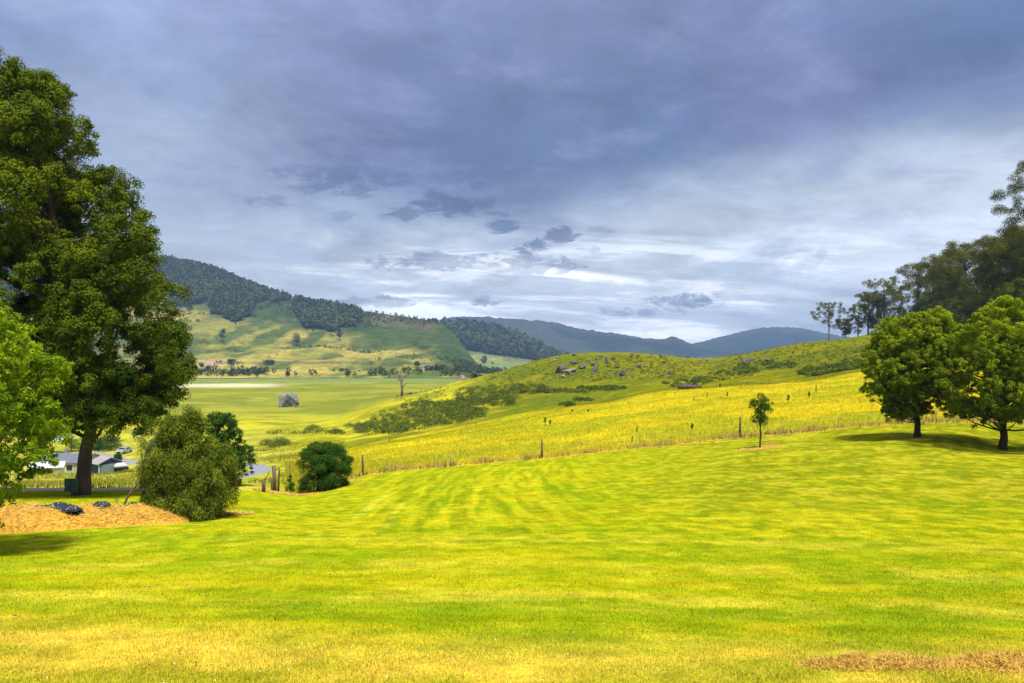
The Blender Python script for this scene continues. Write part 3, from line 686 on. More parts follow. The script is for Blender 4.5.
VA, pyA, PA = hill('valley_hillside', [-700, 0, 100, 160, 200, 225, 240, 280, 320, 360, 400, 440, 452, 465, 480, 505],
    [215, 235, 249, 259, 266, 275, 281, 296, 304, 310.5, 316, 323, 332, 348, 366, 378], 378, 700, [1900, 1850, 1800, 1750, 1720, 1700, 1680, 1620, 1560, 1500, 1450, 1380, 1330, 1250, 1150, 1000],
    M_hill, colA, 700, 150, ([0, .08, .2, .5, 1, 2], [0, .07, .13, .42, 1, 1]), (13, 95), 700, 60, 0)
def colB(p, q, x, y, s):
    n = fbm(x/60, y/120, 4, 52); c = np.zeros(p.shape+(3,))+np.array((.25, .27, .07))
    c = lerp(c, (.13, .17, .05), sst(.45, .6, n)*.7)
    w = sst(3, -3, q-np.interp(p, [420, 460, 500, 540, 570, 620], [345, 350, 356, 361, 364, 370])); c = lerp(c, (.03, .05, .03), w); return c
VB, pyB, PB = hill('forest_spur', [400, 430, 450, 480, 510, 530, 550, 570, 600, 640], [330, 327, 328, 330, 337, 346, 356, 364, 371, 376], 377, 1500, 2200, M_hill, colB, 260, 80, None, (8, 150), 500, 70, 0)
def colC(p, q, x, y, s):
    n = fbm(x/350, y/500, 4, 53); c = np.zeros(p.shape+(3,))+np.array((.030, .048, .034))
    c = lerp(c, (.075, .090, .052), sst(.5, .66, n)*.8); c = lerp(c, (.10, .085, .06), sst(.75, .9, s)*.5); return c
hill('mountain_range', [340, 400, 440, 455, 480, 500, 545, 580, 620, 650, 665, 672, 690, 720, 760], [340, 330, 321, 316.5, 316.5, 318, 321.5, 328.5, 334, 338.5, 339, 336.5, 343, 352, 360], 360, 2900, 3900, M_far, colC, 500, 120, None, (34, 400), 400, 80, 14)
hill('far_mountain', [610, 640, 660, 690, 720, 745, 765, 775, 795, 815, 835, 870, 920, 1000, 1100], [352, 349, 347, 344, 337, 331, 327.5, 327, 327.5, 331, 335, 340, 346, 352, 356], 362, 4000, 4700, M_far, colC, 400, 90, None, (30, 450), 300, 90, 12)

# forests on those hills: very many crowns, read as masses
def mass(name, pts, h, seed, mat, nl=34, ar=.32):
    rg = np.random.default_rng(seed); n = len(pts)
    hh = h*rg.uniform(.5, 1.3, n)
    cen = np.array(pts)+np.stack([0*hh, 0*hh, hh*.55], 1)
    idx = np.repeat(np.arange(n), nl); m = len(idx)
    d = unit(rg.normal(size=(m, 3))); rr = rg.uniform(.5, 1, m)
    p = cen[idx]+d*rr[:, None]*np.stack([hh*ar, hh*ar, hh*.5], 1)[idx]
    nn = unit(d+.6*rg.normal(size=(m, 3))); t = unit(np.cross(nn, rg.normal(size=(m, 3)))); b = np.cross(nn, t)
    sz = (hh[idx]*rg.uniform(.10, .2, m))[:, None]
    V = np.stack([p-t*sz, p-b*sz, p+t*sz, p+b*sz], 1).reshape(-1, 3)
    va = np.repeat(np.clip((.5*rg.random(n)+.9*(fbm(cen[:, 0]/70, cen[:, 1]/130, 3, 99)-.35))[idx]+rg.random(m)*.3, 0, 1), 4)
    me = mesh_np(name, V, np.arange(4*m).reshape(-1, 4), 4, {'var': ('FLOAT', va)}, [mat])
    return link(name, me, None, kind='stuff')
def pick(V, py, P, cond, n, seed, smax=None):
    rg = np.random.default_rng(seed); a, m, _ = V.shape
    i = rg.integers(0, a-1, n*14); j = rg.integers(0, (smax or m)-1, n*14)
    ok = cond(P[i, j], py[i, j], V[i, j, 0], V[i, j, 1]); i, j = i[ok][:n], j[ok][:n]
    u = rg.random((len(i), 1)); v = rg.random((len(i), 1))
    return V[i, j]*(1-u)*(1-v)+V[i+1, j]*u*(1-v)+V[i, j+1]*(1-u)*v+V[i+1, j+1]*u*v
pts = pick(VA, pyA, PA, lambda p, q, x, y: inFA(p, q, x, y) & (p > -260), 11000, 1, 151)
mass('hill_forest', pts, 11.5, 2, M_hfor, 26, .42)
sc = lambda p, q, x, y: (q < np.interp(p, [150, 200, 300, 360, 400, 430, 455, 480], [290, 312, 325, 333, 342, 352, 368, 376])) & (fbm(x/90, y/160, 3, 64) > .55) & (p > 150)
sd_ = lambda p, q, x, y: (q > 300) & (q < 366) & (p > 160) & (p < 460) & (fbm(x/50, y/110, 3, 68) > .56)
mass('hillside_shrubs', pick(VA, pyA, PA, sd_, 420, 13, 150), 4.0, 14, M_hfor, 16, .6)
mass('hill_scrub', pick(VA, pyA, PA, sc, 1500, 3, 150), 6, 4, M_hfor, 16, .5)
h2 = lambda p, q, x, y: ((q > 371) & (q < 377) & (p > 150) & (p < 268) & (fbm(x/20, y/40, 2, 65) > .3)) | ((q > 373) & (q < 377) & (p > 268) & (p < 440) & (fbm(x/14, y/40, 2, 66) > .52)) | ((q > 367) & (q < 377) & (p > 424) & (p < 476) & (fbm(x/20, y/40, 2, 67) > .55))
mass('valley_edge_scrub', pick(VA, pyA, PA, h2, 800, 5, 60), 5.5, 6, M_hfor, 18, .45)
pts = pick(VB, pyB, PB, lambda p, q, x, y: (q < np.interp(p, [420, 460, 500, 540, 570, 620], [345, 350, 356, 361, 364, 370])) & (p > 430) & (p < 600), 1500, 7, 81)
mass('spur_forest', pts, 26, 8, M_hfor, 46, .24)

# single trees one can tell apart on the hillside
def findA(px, py, V=VA, q=pyA, P=PA, m=148):
    d = np.abs(P[:, :m]-px)*3+np.abs(q[:, :m]-py); i, j = np.unravel_index(np.argmin(d), d.shape); return V[i, j]
def hilltree(px, py, hpx, wpx, label, seed, grp='single trees on the far hillside', mat=None, fc=findA, name='hillside_tree'):
    p = fc(px, py); s = p[1]/F; h = hpx*s; w = wpx*s/2; L = s*.9
    return make_tree(name, label, 'tree', tuple(p), [(0, 0, 0), (0, 0, h*.3), (.3, 0, h*.6), (0, 0, h*.9)], [h*.035, h*.03, h*.02, .05],
        [(h*.22, 0, 0, w*.7), (h*.5, 0, 0, w), (h*.8, 0, 0, w*.75), (h*.97, 0, 0, w*.3)], 26, (w*.25, w*.45), 26, L, L*.7, mat or M_hfor, M_gum, seed, grp, 0, h*.012, .4, .2, sides=5, flare=False)
hilltree(177, 316, 17, 17, 'rounded dark tree clump at the left foot of the hill forest', 201)
hilltree(190, 314, 15, 10, 'narrow tree right of the leftmost dark hillside tree', 202)
hilltree(222, 342, 14, 10, 'lone grey-green tree in the middle of the yellow hillside', 203)
hilltree(297, 346, 14, 10, 'lone dark tree on the yellow hillside below the forest clump', 204)
hilltree(340, 340, 12, 7, 'thin lone tree below the right end of the hill forest', 205)
hilltree(231, 367, 9, 10, 'roadside tree above the hedge at the foot of the hill', 206)
hilltree(201, 367, 4, 6, 'small dark bush beside the bare earth patch on the hill road', 207)
hilltree(268, 365, 5, 13, 'flat dark hedge bush on the hill road', 208)
hilltree(288, 377, 6, 5, 'dark bush in the hedge line directly beyond the boulder field', 209)
hilltree(256, 377, 8, 9, 'tallest tree in the dense part of the valley hedge', 210)
hilltree(348, 377, 7, 8, 'round bush in the right half of the valley hedge', 211)
hilltree(442, 372, 7, 6, 'dark tree right of the white cottage', 212)
hilltree(417, 367, 6, 7, 'dark tree on the left side of the white cottage', 213)
fB = lambda px, py: findA(px, py, VB, pyB, PB, 78)
hilltree(484, 370, 15, 9, 'open-crowned tree on the pale paddock under the forest spur', 214, fc=fB)
hilltree(493, 371, 9, 5, 'smaller dark tree right of the open-crowned paddock tree', 215, fc=fB)
# white cottage far below the hill
p = findA(427, 370); ct = thing('cottage', 'tiny white cottage at the foot of the far hillside', 'cottage', tuple(p), .15)
MB().box(-6, 6, -3.5, 3.5, -1.5, 3).build('wall', M_white, ct)
MB().add([(-6.4, -4, 2.95), (6.4, -4, 2.95), (6.4, 0, 5.4), (-6.4, 0, 5.4), (6.4, 4, 2.95), (-6.4, 4, 2.95)], [(0, 1, 2, 3), (3, 2, 4, 5), (0, 3, 5), (1, 4, 2)]).build('roof', M_groof, ct)
for x in (-3.6, 2.2): MB().box(x, x+1.5, -3.56, -3.505, .9, 2.1).build('window', M_glass, ct)
MB().box(-.6, .4, -3.56, -3.505, 0, 2.1).build('door', M_dark, ct)

# ------------------------------------------------------------------ scrub on the knoll
def clumps(name, ells, seed, mat, h=(.5, 1.2), nl=46, y0=100, y1=300, L=.30, **kw):
    rg = np.random.default_rng(seed); cen = []; rad = []
    for (px, py, rx, ry, n) in ells:
        for k in range(n):
            a = rg.uniform(0, 6.283); q = math.sqrt(rg.random())
            p = solve(px+math.cos(a)*q*rx, py+math.sin(a)*q*ry, y0, y1, 160)
            r = rg.uniform(*h); cen.append((p[0], p[1], p[2]+r*.25)); rad.append(r)
    V, va = leafset(cen, rad, (nl*1.5*(np.array(rad)/np.mean(rad))**2).astype(int)+6, L*.85, L*.5, rg, .5, .7, .7, jit=.4)
    n = len(V)//4
    me = mesh_np(name, V, np.arange(4*n).reshape(-1, 4), 4, {'var': ('FLOAT', va)}, [mat])
    return link(name, me, None, kind='stuff', **kw)
clumps('bracken', [(380, 430, 26, 6, 80), (408, 421, 36, 10, 150), (440, 414, 36, 12, 190), (465, 410, 22, 11, 170), (425, 408, 24, 6, 80), (480, 396, 26, 8, 80), (505, 391, 24, 6, 60), (530, 390, 20, 4, 60),
    (359, 427, 16, 1.5, 30), (500, 402, 20, 5, 60)], 31, M_scrub, (.35, 1.35))
clumps('hollow_scrub', [(560, 392, 36, 1.6, 90), (600, 389, 26, 1.6, 70), (684, 384, 22, 4, 50), (704, 380, 14, 3, 30), (760, 366, 22, 4, 70), (745, 371, 14, 3, 40), (785, 366, 14, 2.5, 30), (830, 372, 32, 6, 170), (852, 368, 14, 6, 60),
    (735, 374, 26, 3, 16), (566, 406, 8, 1.5, 12), (583, 401, 8, 1, 10), (650, 360, 60, 5, 30)], 32, M_scrub, (.3, .75), y0=118, y1=310)
clumps('slope_scrub', [(315, 431, 9, 3, 26), (272, 446, 8, 2.5, 18), (283, 444, 6, 2, 12), (335, 434, 10, 1, 16), (290, 434, 26, 1, 20), (110, 446, 14, 6, 60), (148, 440, 14, 5, 24)], 33, M_scrub, (.6, 1.5), y0=60, y1=300)

M_tus = leaf_mat('tussock_blade', (.09, .115, .008), (.26, .24, .02), .1, .4)
clumps('knoll_tussocks', [(600, 368, 90, 14, 520), (700, 372, 60, 10, 260), (800, 358, 80, 14, 420), (520, 378, 50, 8, 120), (430, 395, 40, 8, 60), (860, 350, 40, 12, 120)], 35, M_tus, (.18, .5), nl=18, L=.3, y0=120, y1=310)
# ------------------------------------------------------------------ rocks
def ico(sub=3):
    import bmesh
    bm = bmesh.new(); bmesh.ops.create_icosphere(bm, subdivisions=sub, radius=1)
    V = np.array([v.co for v in bm.verts]); Fc = [[v.index for v in f.verts] for f in bm.faces]; bm.free(); return V, Fc
IV, IF = ico(3)
def rockmesh(name, sx, sy, sz, seed, mat, rough=.45, sink=.55):
    rg = np.random.default_rng(seed); V = IV.copy()
    for k in range(15):                                             # broken planes
        d = unit(rg.normal(size=3)); o = rg.uniform(.5, .98); t = V@d; V = V-np.maximum(t-o*.8, 0)[:, None]*d*.95
    nn = (fbm(V[:, 0]*2.5+seed, V[:, 1]*2.5+V[:, 2]*1.7, 4, seed)-.5)*rough
    rad_ = np.sqrt(np.maximum(1-IV[:, 2]**2, .05)); lowz = IV[:, 2] < 0; V[lowz, :2] /= rad_[lowz, None]**.8
    V = V*(1+nn[:, None]); V = V*np.array((sx, sy, sz)); V[:, 2] += sz*(1-sink)
    me = bpy.data.meshes.new(name); me.from_pydata(V.tolist(), [], IF); me.materials.append(mat); me.update(); return me
def rock(px, py, wpx, hpx, label, seed, mat=M_rock, y0=120, y1=330, name='rock', grp='rocks on the grassy knoll', Y=None):
    p = at(px, Y) if Y else solve(px, py, y0, y1, 500); s = p[1]/F; w = wpx*s/2; h = hpx*s/1.6
    o = link(name, rockmesh(name, w, w*.8, h, seed, mat), None, label=label, category='rock')
    if grp: o['group'] = grp
    o.location = p; return o
rock(286, 407, 27, 24, 'lone grey boulder in the middle of the valley paddock', 4, M_rock3, 200, 500, 'boulder', None)
R_ = [(562, 373, 12, 10, 'largest dark pointed rock at the left of the knoll rocks', 0), (571, 374, 16, 5, 'sloping slab right of the largest pointed rock', 1), (574, 364, 7, 5, 'rounded grey rock above the sloping slab', 0), (582, 369, 7, 4, 'flat rock between the rounded rock and the tall pair', 0),
  (595, 372, 7, 8, 'tall dark rock in the middle of the knoll rocks', 0), (593, 366, 5, 4, 'pale rock on top of the tall dark rock', 1), (607, 364, 4, 6, 'upright dark rock alone near the knoll crest', 0), (588, 362, 4, 3, 'small pale rock near the crest above the flat rock', 1),
  (616, 375, 4, 4, 'small rock at the left of the lower right cluster', 0), (623, 376, 6, 6, 'dark rock in the middle of the lower right cluster', 0), (629, 374, 4, 4, 'pale rock at the right of the lower right cluster', 1), (639, 368, 6, 3, 'low rock right of the clusters, half buried', 0),
  (645, 367, 5, 2.5, 'low pale rock farthest right near the crest', 1), (668, 374, 6, 3.5, 'single dark rock on the open slope right of the clusters', 0), (564, 378, 7, 3, 'low pale rock below the largest pointed rock', 1), (556, 361, 5, 2.5, 'pale stone on the left shoulder of the knoll', 1),
  (598, 360, 5, 2.5, 'pale stone on the crest above the tall dark rock', 1), (574, 356, 5, 2.5, 'dark stone on the skyline of the knoll', 0), (617, 368, 5, 2.5, 'low stone above the lower right cluster', 0), (610, 371, 3.5, 2, 'tiny stone between the two clusters', 1),
  (474, 377, 10, 6, 'dark rock outcrop on the left end of the knoll ridge', 0), (463, 380, 9, 5, 'tan rock outcrop leftmost on the knoll ridge', 1), (481, 374, 7, 3, 'pale low rock right of the dark ridge outcrop', 1), (473, 401, 6, 4, 'small dark rock in the bracken patch', 0),
  (410, 391, 7, 3, 'low rock at the right of the dead tree', 0), (700, 361, 5, 2, 'low stone on the saddle right of the knoll', 1), (749, 362, 14, 3.5, 'dark low outcrop on the far slope under the saddle', 0), (768, 362, 8, 3, 'smaller dark stone beside the far slope outcrop', 0)]
for k, (px, py, w, h, lb, m) in enumerate(R_): rock(px, py, w*1.3, h*1.35, lb, 40+k, M_rock2 if m else M_rock)
# fallen log below the knoll
p = solve(690, 390, 118, 260); lg = thing('fallen_log', 'dark fallen log lying in the green hollow right of the knoll', 'log', p, .15)
MB().tube([(-1.9, 0, .35), (-.8, .1, .40), (.6, 0, .36), (1.9, .1, .42)], [.34, .42, .38, .28], 10, 3, .3).build('log_trunk', M_bark, lg, True)
MB().tube([(.2, 0, .6), (.5, -.1, 1.0), (.9, -.1, 1.2)], [.10, .07, .03], 6, 4).build('branch', M_bark, lg)
MB().tube([(-1.2, 0, .6), (-1.5, .1, .95)], [.09, .04], 6, 5).build('branch', M_bark, lg)
# dead tree
p = at(402, 285); s = p[1]/F; dt = thing('dead_tree', 'bare dead tree with forked grey branches on the knoll flank', 'tree', p)
u = s
MB().tube([(0, 0, -.4), (.05*u, 0, 8*u), (-.5*u, 0, 15*u), (-3*u, 0, 21*u), (-4.5*u, 0, 27*u)], [1.6*u, 1.2*u, 1.1*u, .7*u, .2*u], 8, 1, .25).build('trunk', M_dead, dt, True)
for q in ([(-.5, 15), (3, 20), (6, 28), (8, 34)], [(-.5, 15), (-5, 18), (-7, 24)], [(-2, 19), (-1, 26), (1, 31)], [(3, 20), (7, 22), (10, 25)], [(-3, 21), (-7, 26), (-6, 29)], [(0, 9), (3, 12), (5, 13)]):
    MB().tube([(a*u, (i-1)*.5*u, z*u) for i, (a, z) in enumerate(q)], [.7*u*(1-.25*i)*(.9 if i else 1) for i in range(len(q))], 6, 2).build('branch', M_dead, dt)

# ------------------------------------------------------------------ fence
fp = [(302, 41), (363, 45.6), (450, 49.6), (542, 52.0), (640, 52.6), (740, 52.0), (838, 50.7), (935, 50.2), (1040, 49.6)]
fb = at(542, 52.0); fn = thing('paddock_fence', 'old post and wire fence between the lawn and the tall yellow grass', 'fence', fb)
tops = []
for i, (px, Y) in enumerate(fp):
    q = Vector(at(px, Y))-Vector(fb); hgt = {363: 1.25, 542: 1.35, 740: 1.45}.get(px, .9); 
    if px in (450, 640): hgt = .95
    lx = random.Random(i).uniform(-.05, .05)
    MB().tube([q+Vector((0, 0, -.3)), q+Vector((lx*.5, 0, hgt*.5)), q+Vector((lx, 0, hgt))], [.075, .07, .062] if px in (363, 542, 740) else [.02, .02, .018], 8, i, .2).build('post', M_wood if px in (363, 542, 740) else M_wire, fn, True)
    tops.append((q, min(hgt, 1.0)))
for hz in (.3, .6, .9):
    w = MB()
    for (a, ha), (c_, hc) in zip(tops[:-1], tops[1:]):
        w.tube([a+Vector((0, -.08, hz*ha)), (a+c_)/2+Vector((0, -.08, hz*(ha+hc)/2-.04)), c_+Vector((0, -.08, hz*hc))], [.004]*3, 4)
    w.build('wire', M_wire, fn)

# old corner posts beside the round bush
def post(px, Y, h, r, label, seed, extra=None):
    b = at(px, Y); t = thing('wooden_post', label, 'post', b, 0, 'weathered posts at the lawn corner')
    rr = random.Random(seed); lx = rr.uniform(-.08, .08)
    MB().tube([(0, 0, -.2), (lx*.5, 0, h*.5), (lx, 0, h)], [r*1.1, r, r*.9], 8, seed, .3).build('post_shaft', M_wood, t, True)
    if extra:
        for e in extra: MB().tube(e, [.03, .02, .012][:len(e)], 5, seed).build('twig', M_wood, t)
    return t
post(275, 37.4, 1.32, .10, 'tallest thick weathered post left of the tiny conifer', 1, [[(0, 0, 1.1), (.3, 0, 1.3), (.42, 0, 1.25)]])
post(278, 37.6, 1.2, .05, 'thin post leaning against the tallest corner post', 2)
post(264, 36.2, .62, .09, 'short stump post nearest the driveway', 3, [[(0, 0, .5), (-.35, 0, .62), (-.6, 0, .55)], [(0, 0, .5), (.2, 0, .85), (.25, 0, 1.05)]])
post(272, 37.9, .7, .04, 'thin low stick left of the tallest corner post', 4)
# stakes and thistles scattered in the yellow grass
W_ = [(389, 443, 5, 0), (398, 435, 4, 0), (545, 426, 8, 1), (550, 426, 5, 1), (637, 432, 5, 0), (632, 442, 4, 0), (692, 431, 6, 1), (720, 389, 5, 1), (727, 398, 5, 1), (694, 401, 4, 0), (707, 398, 5, 0), (747, 385, 4, 0), (788, 404, 8, 1), (809, 399, 6, 1), (816, 393, 7, 0), (572, 413, 3, 1), (588, 413, 3, 1)]
wl = ['leftmost short stake above the tall grass', 'second short stake on the left rise of the tall grass', 'dark little thistle on a stem, highest on the yellow slope left', 'shorter thistle touching the tall-stemmed one', 'short stake in the middle of the yellow slope',
  'faint low stake left of the middle of the slope', 'dark weed right of the slope middle', 'dark weed near the top edge of the yellow grass', 'dark weed just under the weed at the top edge', 'short stake left of the two upper weeds', 'short stake between the upper weeds',
  'short stake straight above the lawn sapling', 'dark slender weed right of the lawn sapling', 'weed up the slope from the slender dark weed', 'rightmost stake beside the dark round lawn tree', 'faint low weed under the dark hollow line', 'faint low weed right under the knoll']
for k, ((px, py, h, tp_), lb) in enumerate(zip(W_, wl)):
    p = solve(px, py, 56, 122); s = p[1]/F; hh = h*s+.12
    if tp_:
        t = thing('thistle_plant', lb, 'weed', p, 0, 'weeds in the tall yellow grass')
        MB().tube([(0, 0, 0), (.03, 0, hh*.5), (0, 0, hh)], [.03, .025, .01], 5).build('stem', M_bark, t)
        rg = np.random.default_rng(k); V, va = leafset([(0, 0, hh*.55), (.05, 0, hh*.75), (0, 0, hh*.92)], [hh*.2, hh*.16, hh*.08], [60, 50, 30], .14, .06, rg, .1, 1.2, .2)
        crown_obj(t, V, va, M_green, 'leaves')
    else:
        t = thing('stake', lb, 'stake', p, 0, 'short stakes in the tall yellow grass')
        MB().tube([(0, 0, -.2), (0, 0, hh*.5), (.04, 0, hh)], [.06, .055, .05], 7, k, .2).build('shaft', M_wood, t)

# ------------------------------------------------------------------ straw
def strands(name, x, y, z, n, seed, L=.22, W=.012, flat=.35, **kw):
    rg = np.random.default_rng(seed); m = len(x)
    a = rg.uniform(0, 6.283, m); e = rg.normal(.1, flat, m); l = L*rg.uniform(.4, 1.3, m)
    d = np.stack([np.cos(a)*np.cos(e), np.sin(a)*np.cos(e), np.sin(e)], 1)*l[:, None]
    sd = unit(np.cross(d, rg.normal(size=(m, 3))))*W*rg.uniform(.7, 1.4, (m, 1))
    p = np.stack([x, y, z], 1); V = np.stack([p-d/2-sd/2, p+sd/2, p+d/2, p-sd/2], 1)
    V = V.reshape(-1, 3); va = np.repeat(np.clip(rg.normal(.55, .28, m), 0, 1), 4)
    return V, va
A_ = np.array((-17.0, 16.2)); B_ = np.array((-9.9, 20.1))
def mound_h(x, y):
    ab = B_-A_; t = ((x-A_[0])*ab[0]+(y-A_[1])*ab[1])/(ab@ab); tc = np.clip(t, 0, 1)
    d = np.hypot(x-A_[0]-tc*ab[0], y-A_[1]-tc*ab[1]); w = 2.1-.95*tc
    w = w*(1+.35*(fbm(x/1.1, y/1.1, 3, 90)-.5))
    q = np.clip(1-(d/w)**2, 0, 1)
    return q**.6*(.85-.45*tc)*(.75+.5*fbm(x/.5, y/.5, 3, 91)), q
gx, gy = np.meshgrid(np.linspace(-19.5, -7.6, 240), np.linspace(13.8, 23, 190), indexing='ij')
mh, mq = mound_h(gx, gy); gz = H(gx, gy)+mh-.03*(mq <= 0)
V = np.stack([gx, gy, gz], -1).reshape(-1, 3); i = np.arange(239)[:, None]; j = np.arange(189)[None]
Fq = np.stack([i*190+j, (i+1)*190+j, (i+1)*190+j+1, i*190+j+1], -1).reshape(-1, 4); Fq = Fq[(mq.reshape(-1)[Fq] > 0).any(1)]
u_, inv = np.unique(Fq, return_inverse=True)
M_strawbase = plain('straw_mulch', (.80, .48, .07), .9, .1, c2=(.58, .30, .04), scale=14, bump=.8)
mo = link('straw_mound', mesh_np('straw_mound', V[u_], inv.reshape(-1, 4), 4, None, [M_strawbase], True), None, kind='stuff', label='long low mound of golden straw mulch at the left of the lawn', category='straw mound')
rg = np.random.default_rng(9); x = rg.uniform(-19.3, -7.8, 110000); y = rg.uniform(13.9, 23, 110000); mh, mq = mound_h(x, y)
k = mq > rg.uniform(0, .08, len(x)); x, y, mh = x[k], y[k], mh[k]
V1, a1 = strands('s', x, y, H(x, y)+mh+.02, len(x), 10, .22, .014)
def patch(px, Y, rx, ry, n, seed):
    rg = np.random.default_rng(seed); cx, cy, cz = at(px, Y); a = rg.uniform(0, 6.283, n); q = np.sqrt(rg.random(n))*(1+.3*rg.normal(size=n)*.5)
    x = cx+np.cos(a)*q*rx; y = cy+np.sin(a)*q*ry
    return strands('p', x, y, H(x, y)+rg.uniform(.01, .06, n), n, seed+1, .2, .014+.0003*Y)
me = mesh_np('loose_straw', V1, np.arange(len(V1)).reshape(-1, 4), 4, {'var': ('FLOAT', a1)}, [M_straw])
o = link('loose_straw', me, mo); o['kind'] = 'stuff'
PT = [patch(232, 22.5, .55, .5, 2600, 60), patch(760, 42, 1.15, .9, 2200, 62), patch(285, 37.2, 1.6, .5, 2600, 63), patch(268, 36.5, .6, .3, 800, 64), patch(340, 41, 1.0, .5, 1000, 65), patch(770, 47, .4, .3, 300, 68)]
Vv = np.concatenate([q[0] for q in PT]); Aa = np.concatenate([q[1] for q in PT])
link('straw_litter', mesh_np('straw_litter', Vv, np.arange(len(Vv)).reshape(-1, 4), 4, {'var': ('FLOAT', Aa)}, [M_straw]), None, kind='stuff')
# clumps of raked dry grass at the bottom right
def tuft(px, Y, rx, ry, hh, n, seed, label):
    rg = np.random.default_rng(seed); cx, cy, cz = at(px, Y)
    x = rg.normal(0, rx*.5, n); y = rg.normal(0, ry*.5, n); q = np.exp(-(x/rx)**2-(y/ry)**2)
    z = H(x+cx, y+cy)-cz+rg.random(n)*hh*.8*q*(.5+fbm(x*9+seed, y*9, 2, seed))
    V, va = strands('t', x, y, z, n, seed+1, .12, .006, .75)
    o = link('dry_grass_clump', mesh_np('dry_grass_clump', V, np.arange(len(V)).reshape(-1, 4), 4, {'var': ('FLOAT', va)}, [M_straw]), None, label=label, category='grass clump', group='raked clumps of dry grass')
    o.location = (cx, cy, cz); return o
for k, (px, Y, rx, ry, hh, n, lb) in enumerate([(822, 6.02, .16, .10, .05, 1500, 'leftmost thin clump of raked dry grass'), (855, 6.0, .20, .12, .10, 2600, 'second raked clump from the left with dark bits'), (897, 6.0, .22, .12, .12, 2800, 'middle raked clump, the reddest'),
        (930, 5.98, .16, .10, .08, 1800, 'clump tapering off at the gap of green grass'), (975, 6.05, .20, .12, .09, 2200, 'pale thin clump right of the green gap'), (1008, 5.95, .26, .16, .15, 4200, 'tallest raked clump at the right edge')]):
    tuft(px, Y, rx, ry, hh, n, 300+k*3, lb)
# black plastic poking out of the straw
def plastic(px, Y, w, d, h, seed, label, rz=0.0):
    b = at(px, Y); mz = float(mound_h(np.array([b[0]]), np.array([b[1]]))[0][0])
    nx, ny = 46, 26; gx, gy = np.meshgrid(np.linspace(-1, 1, nx), np.linspace(-1, 1, ny), indexing='ij')
    e = 1+.5*(fbm(gx*1.5+seed, gy*1.5, 3, seed)-.5)
    r = np.sqrt(gx**2+gy**2)/e; q = np.clip(1-r**2, 0, 1)
    z = q**.5*h*(.35+1.1*fbm(gx*2.2+seed*3, gy*2.2, 2, seed))+.05*np.abs(fbm(gx*7, gy*7+seed, 3, seed)-.5)*2
    V = np.stack([gx*w/2, gy*d/2, z-.03], -1).reshape(-1, 3); i = np.arange(nx-1)[:, None]; j = np.arange(ny-1)[None]
    Fq = np.stack([i*ny+j, (i+1)*ny+j, (i+1)*ny+j+1, i*ny+j+1], -1).reshape(-1, 4); Fq = Fq[(q.reshape(-1)[Fq] > 0).any(1)]
    u_, inv = np.unique(Fq, return_inverse=True)
    o = link('plastic_sheet', mesh_np('plastic_sheet', V[u_], inv.reshape(-1, 4), 4, None, [M_plastic], False), None, label=label, category='plastic sheet', group='black plastic on the straw')
    o.location = (b[0], b[1], b[2]+mz); o.rotation_euler = (0, 0, rz)
plastic(60, 18.7, 1.15, .5, .17, 3, 'largest crumpled black plastic sheet on the straw mound', -.1)
plastic(43, 18.9, .55, .35, .09, 5, 'flat black plastic piece at the left end of the largest sheet')
plastic(77, 18.75, .35, .3, .08, 7, 'small black plastic tail at the right foot of the largest sheet', -.6)
plastic(101, 19.4, .50, .35, .10, 9, 'black plastic piece in the middle of the straw row')
plastic(120, 19.9, .48, .35, .11, 12, 'black plastic piece at the stem of the leaning sapling')
plastic(134, 20.1, .40, .35, .12, 15, 'black plastic piece nearest the olive bush')
plastic(166, 20.3, .25, .2, .10, 17, 'tiny black plastic scrap under the olive bush')

# ------------------------------------------------------------------ fallen leaves, daisies
LV = [(150, 590, 5), (207, 599, 4), (15, 619, 6), (196, 667, 6), (170, 603, 3), (120, 616, 4), (447, 610, 3), (632, 633, 5), (457, 633, 3), (546, 533, 5), (314, 622, 3), (967, 674, 5), (37, 672, 6), (425, 566, 3), (330, 577, 4)]
lm = None
for k, (px, py, w) in enumerate(LV):
    p = solve(px, py, 4.5, 40); s = p[1]/F*w*.5; rr = random.Random(k)
    if lm is None:
        lm = bpy.data.meshes.new('fallen_leaf'); lm.from_pydata([(-1, 0, .1), (-.4, .45, .3), (.4, .4, .25), (1, 0, .1), (.4, -.4, .3), (-.4, -.45, .25), (0, 0, 0)], [], [(0, 6, 1), (1, 6, 2), (2, 6, 3), (3, 6, 4), (4, 6, 5), (5, 6, 0)]); lm.materials.append(M_leafbrown)
    o = link('fallen_leaf', lm, None, label='small reddish-brown fallen leaf lying on the mown grass', category='leaf', group='fallen leaves on the lawn')
    o.location = (p[0], p[1], p[2]+.03); o.scale = (s, s, s); o.rotation_euler = (rr.uniform(-.4, .4), rr.uniform(-.4, .4), rr.uniform(0, 6))
n = 130; rg = np.random.default_rng(71); px = rg.uniform(0, 1024, n); yy = 1/rg.uniform(1/16, 1/5., n); xx = (px-CX)/F*yy
k = fbm(xx/2, yy/1.5, 3, 88) > .5; xx, yy = xx[k], yy[k]; zc = H(xx, yy)+.035; V = []
for a in range(6): V.append(np.stack([xx+.007*math.cos(a*1.047), yy+.007*math.sin(a*1.047), zc+.004*math.sin(a*2)], 1))
V = np.stack(V, 1).reshape(-1, 3)
link('daisy_flowers', mesh_np('daisy_flowers', V, np.arange(len(V)).reshape(-1, 6), 6, None, [M_daisy]), None, kind='stuff')

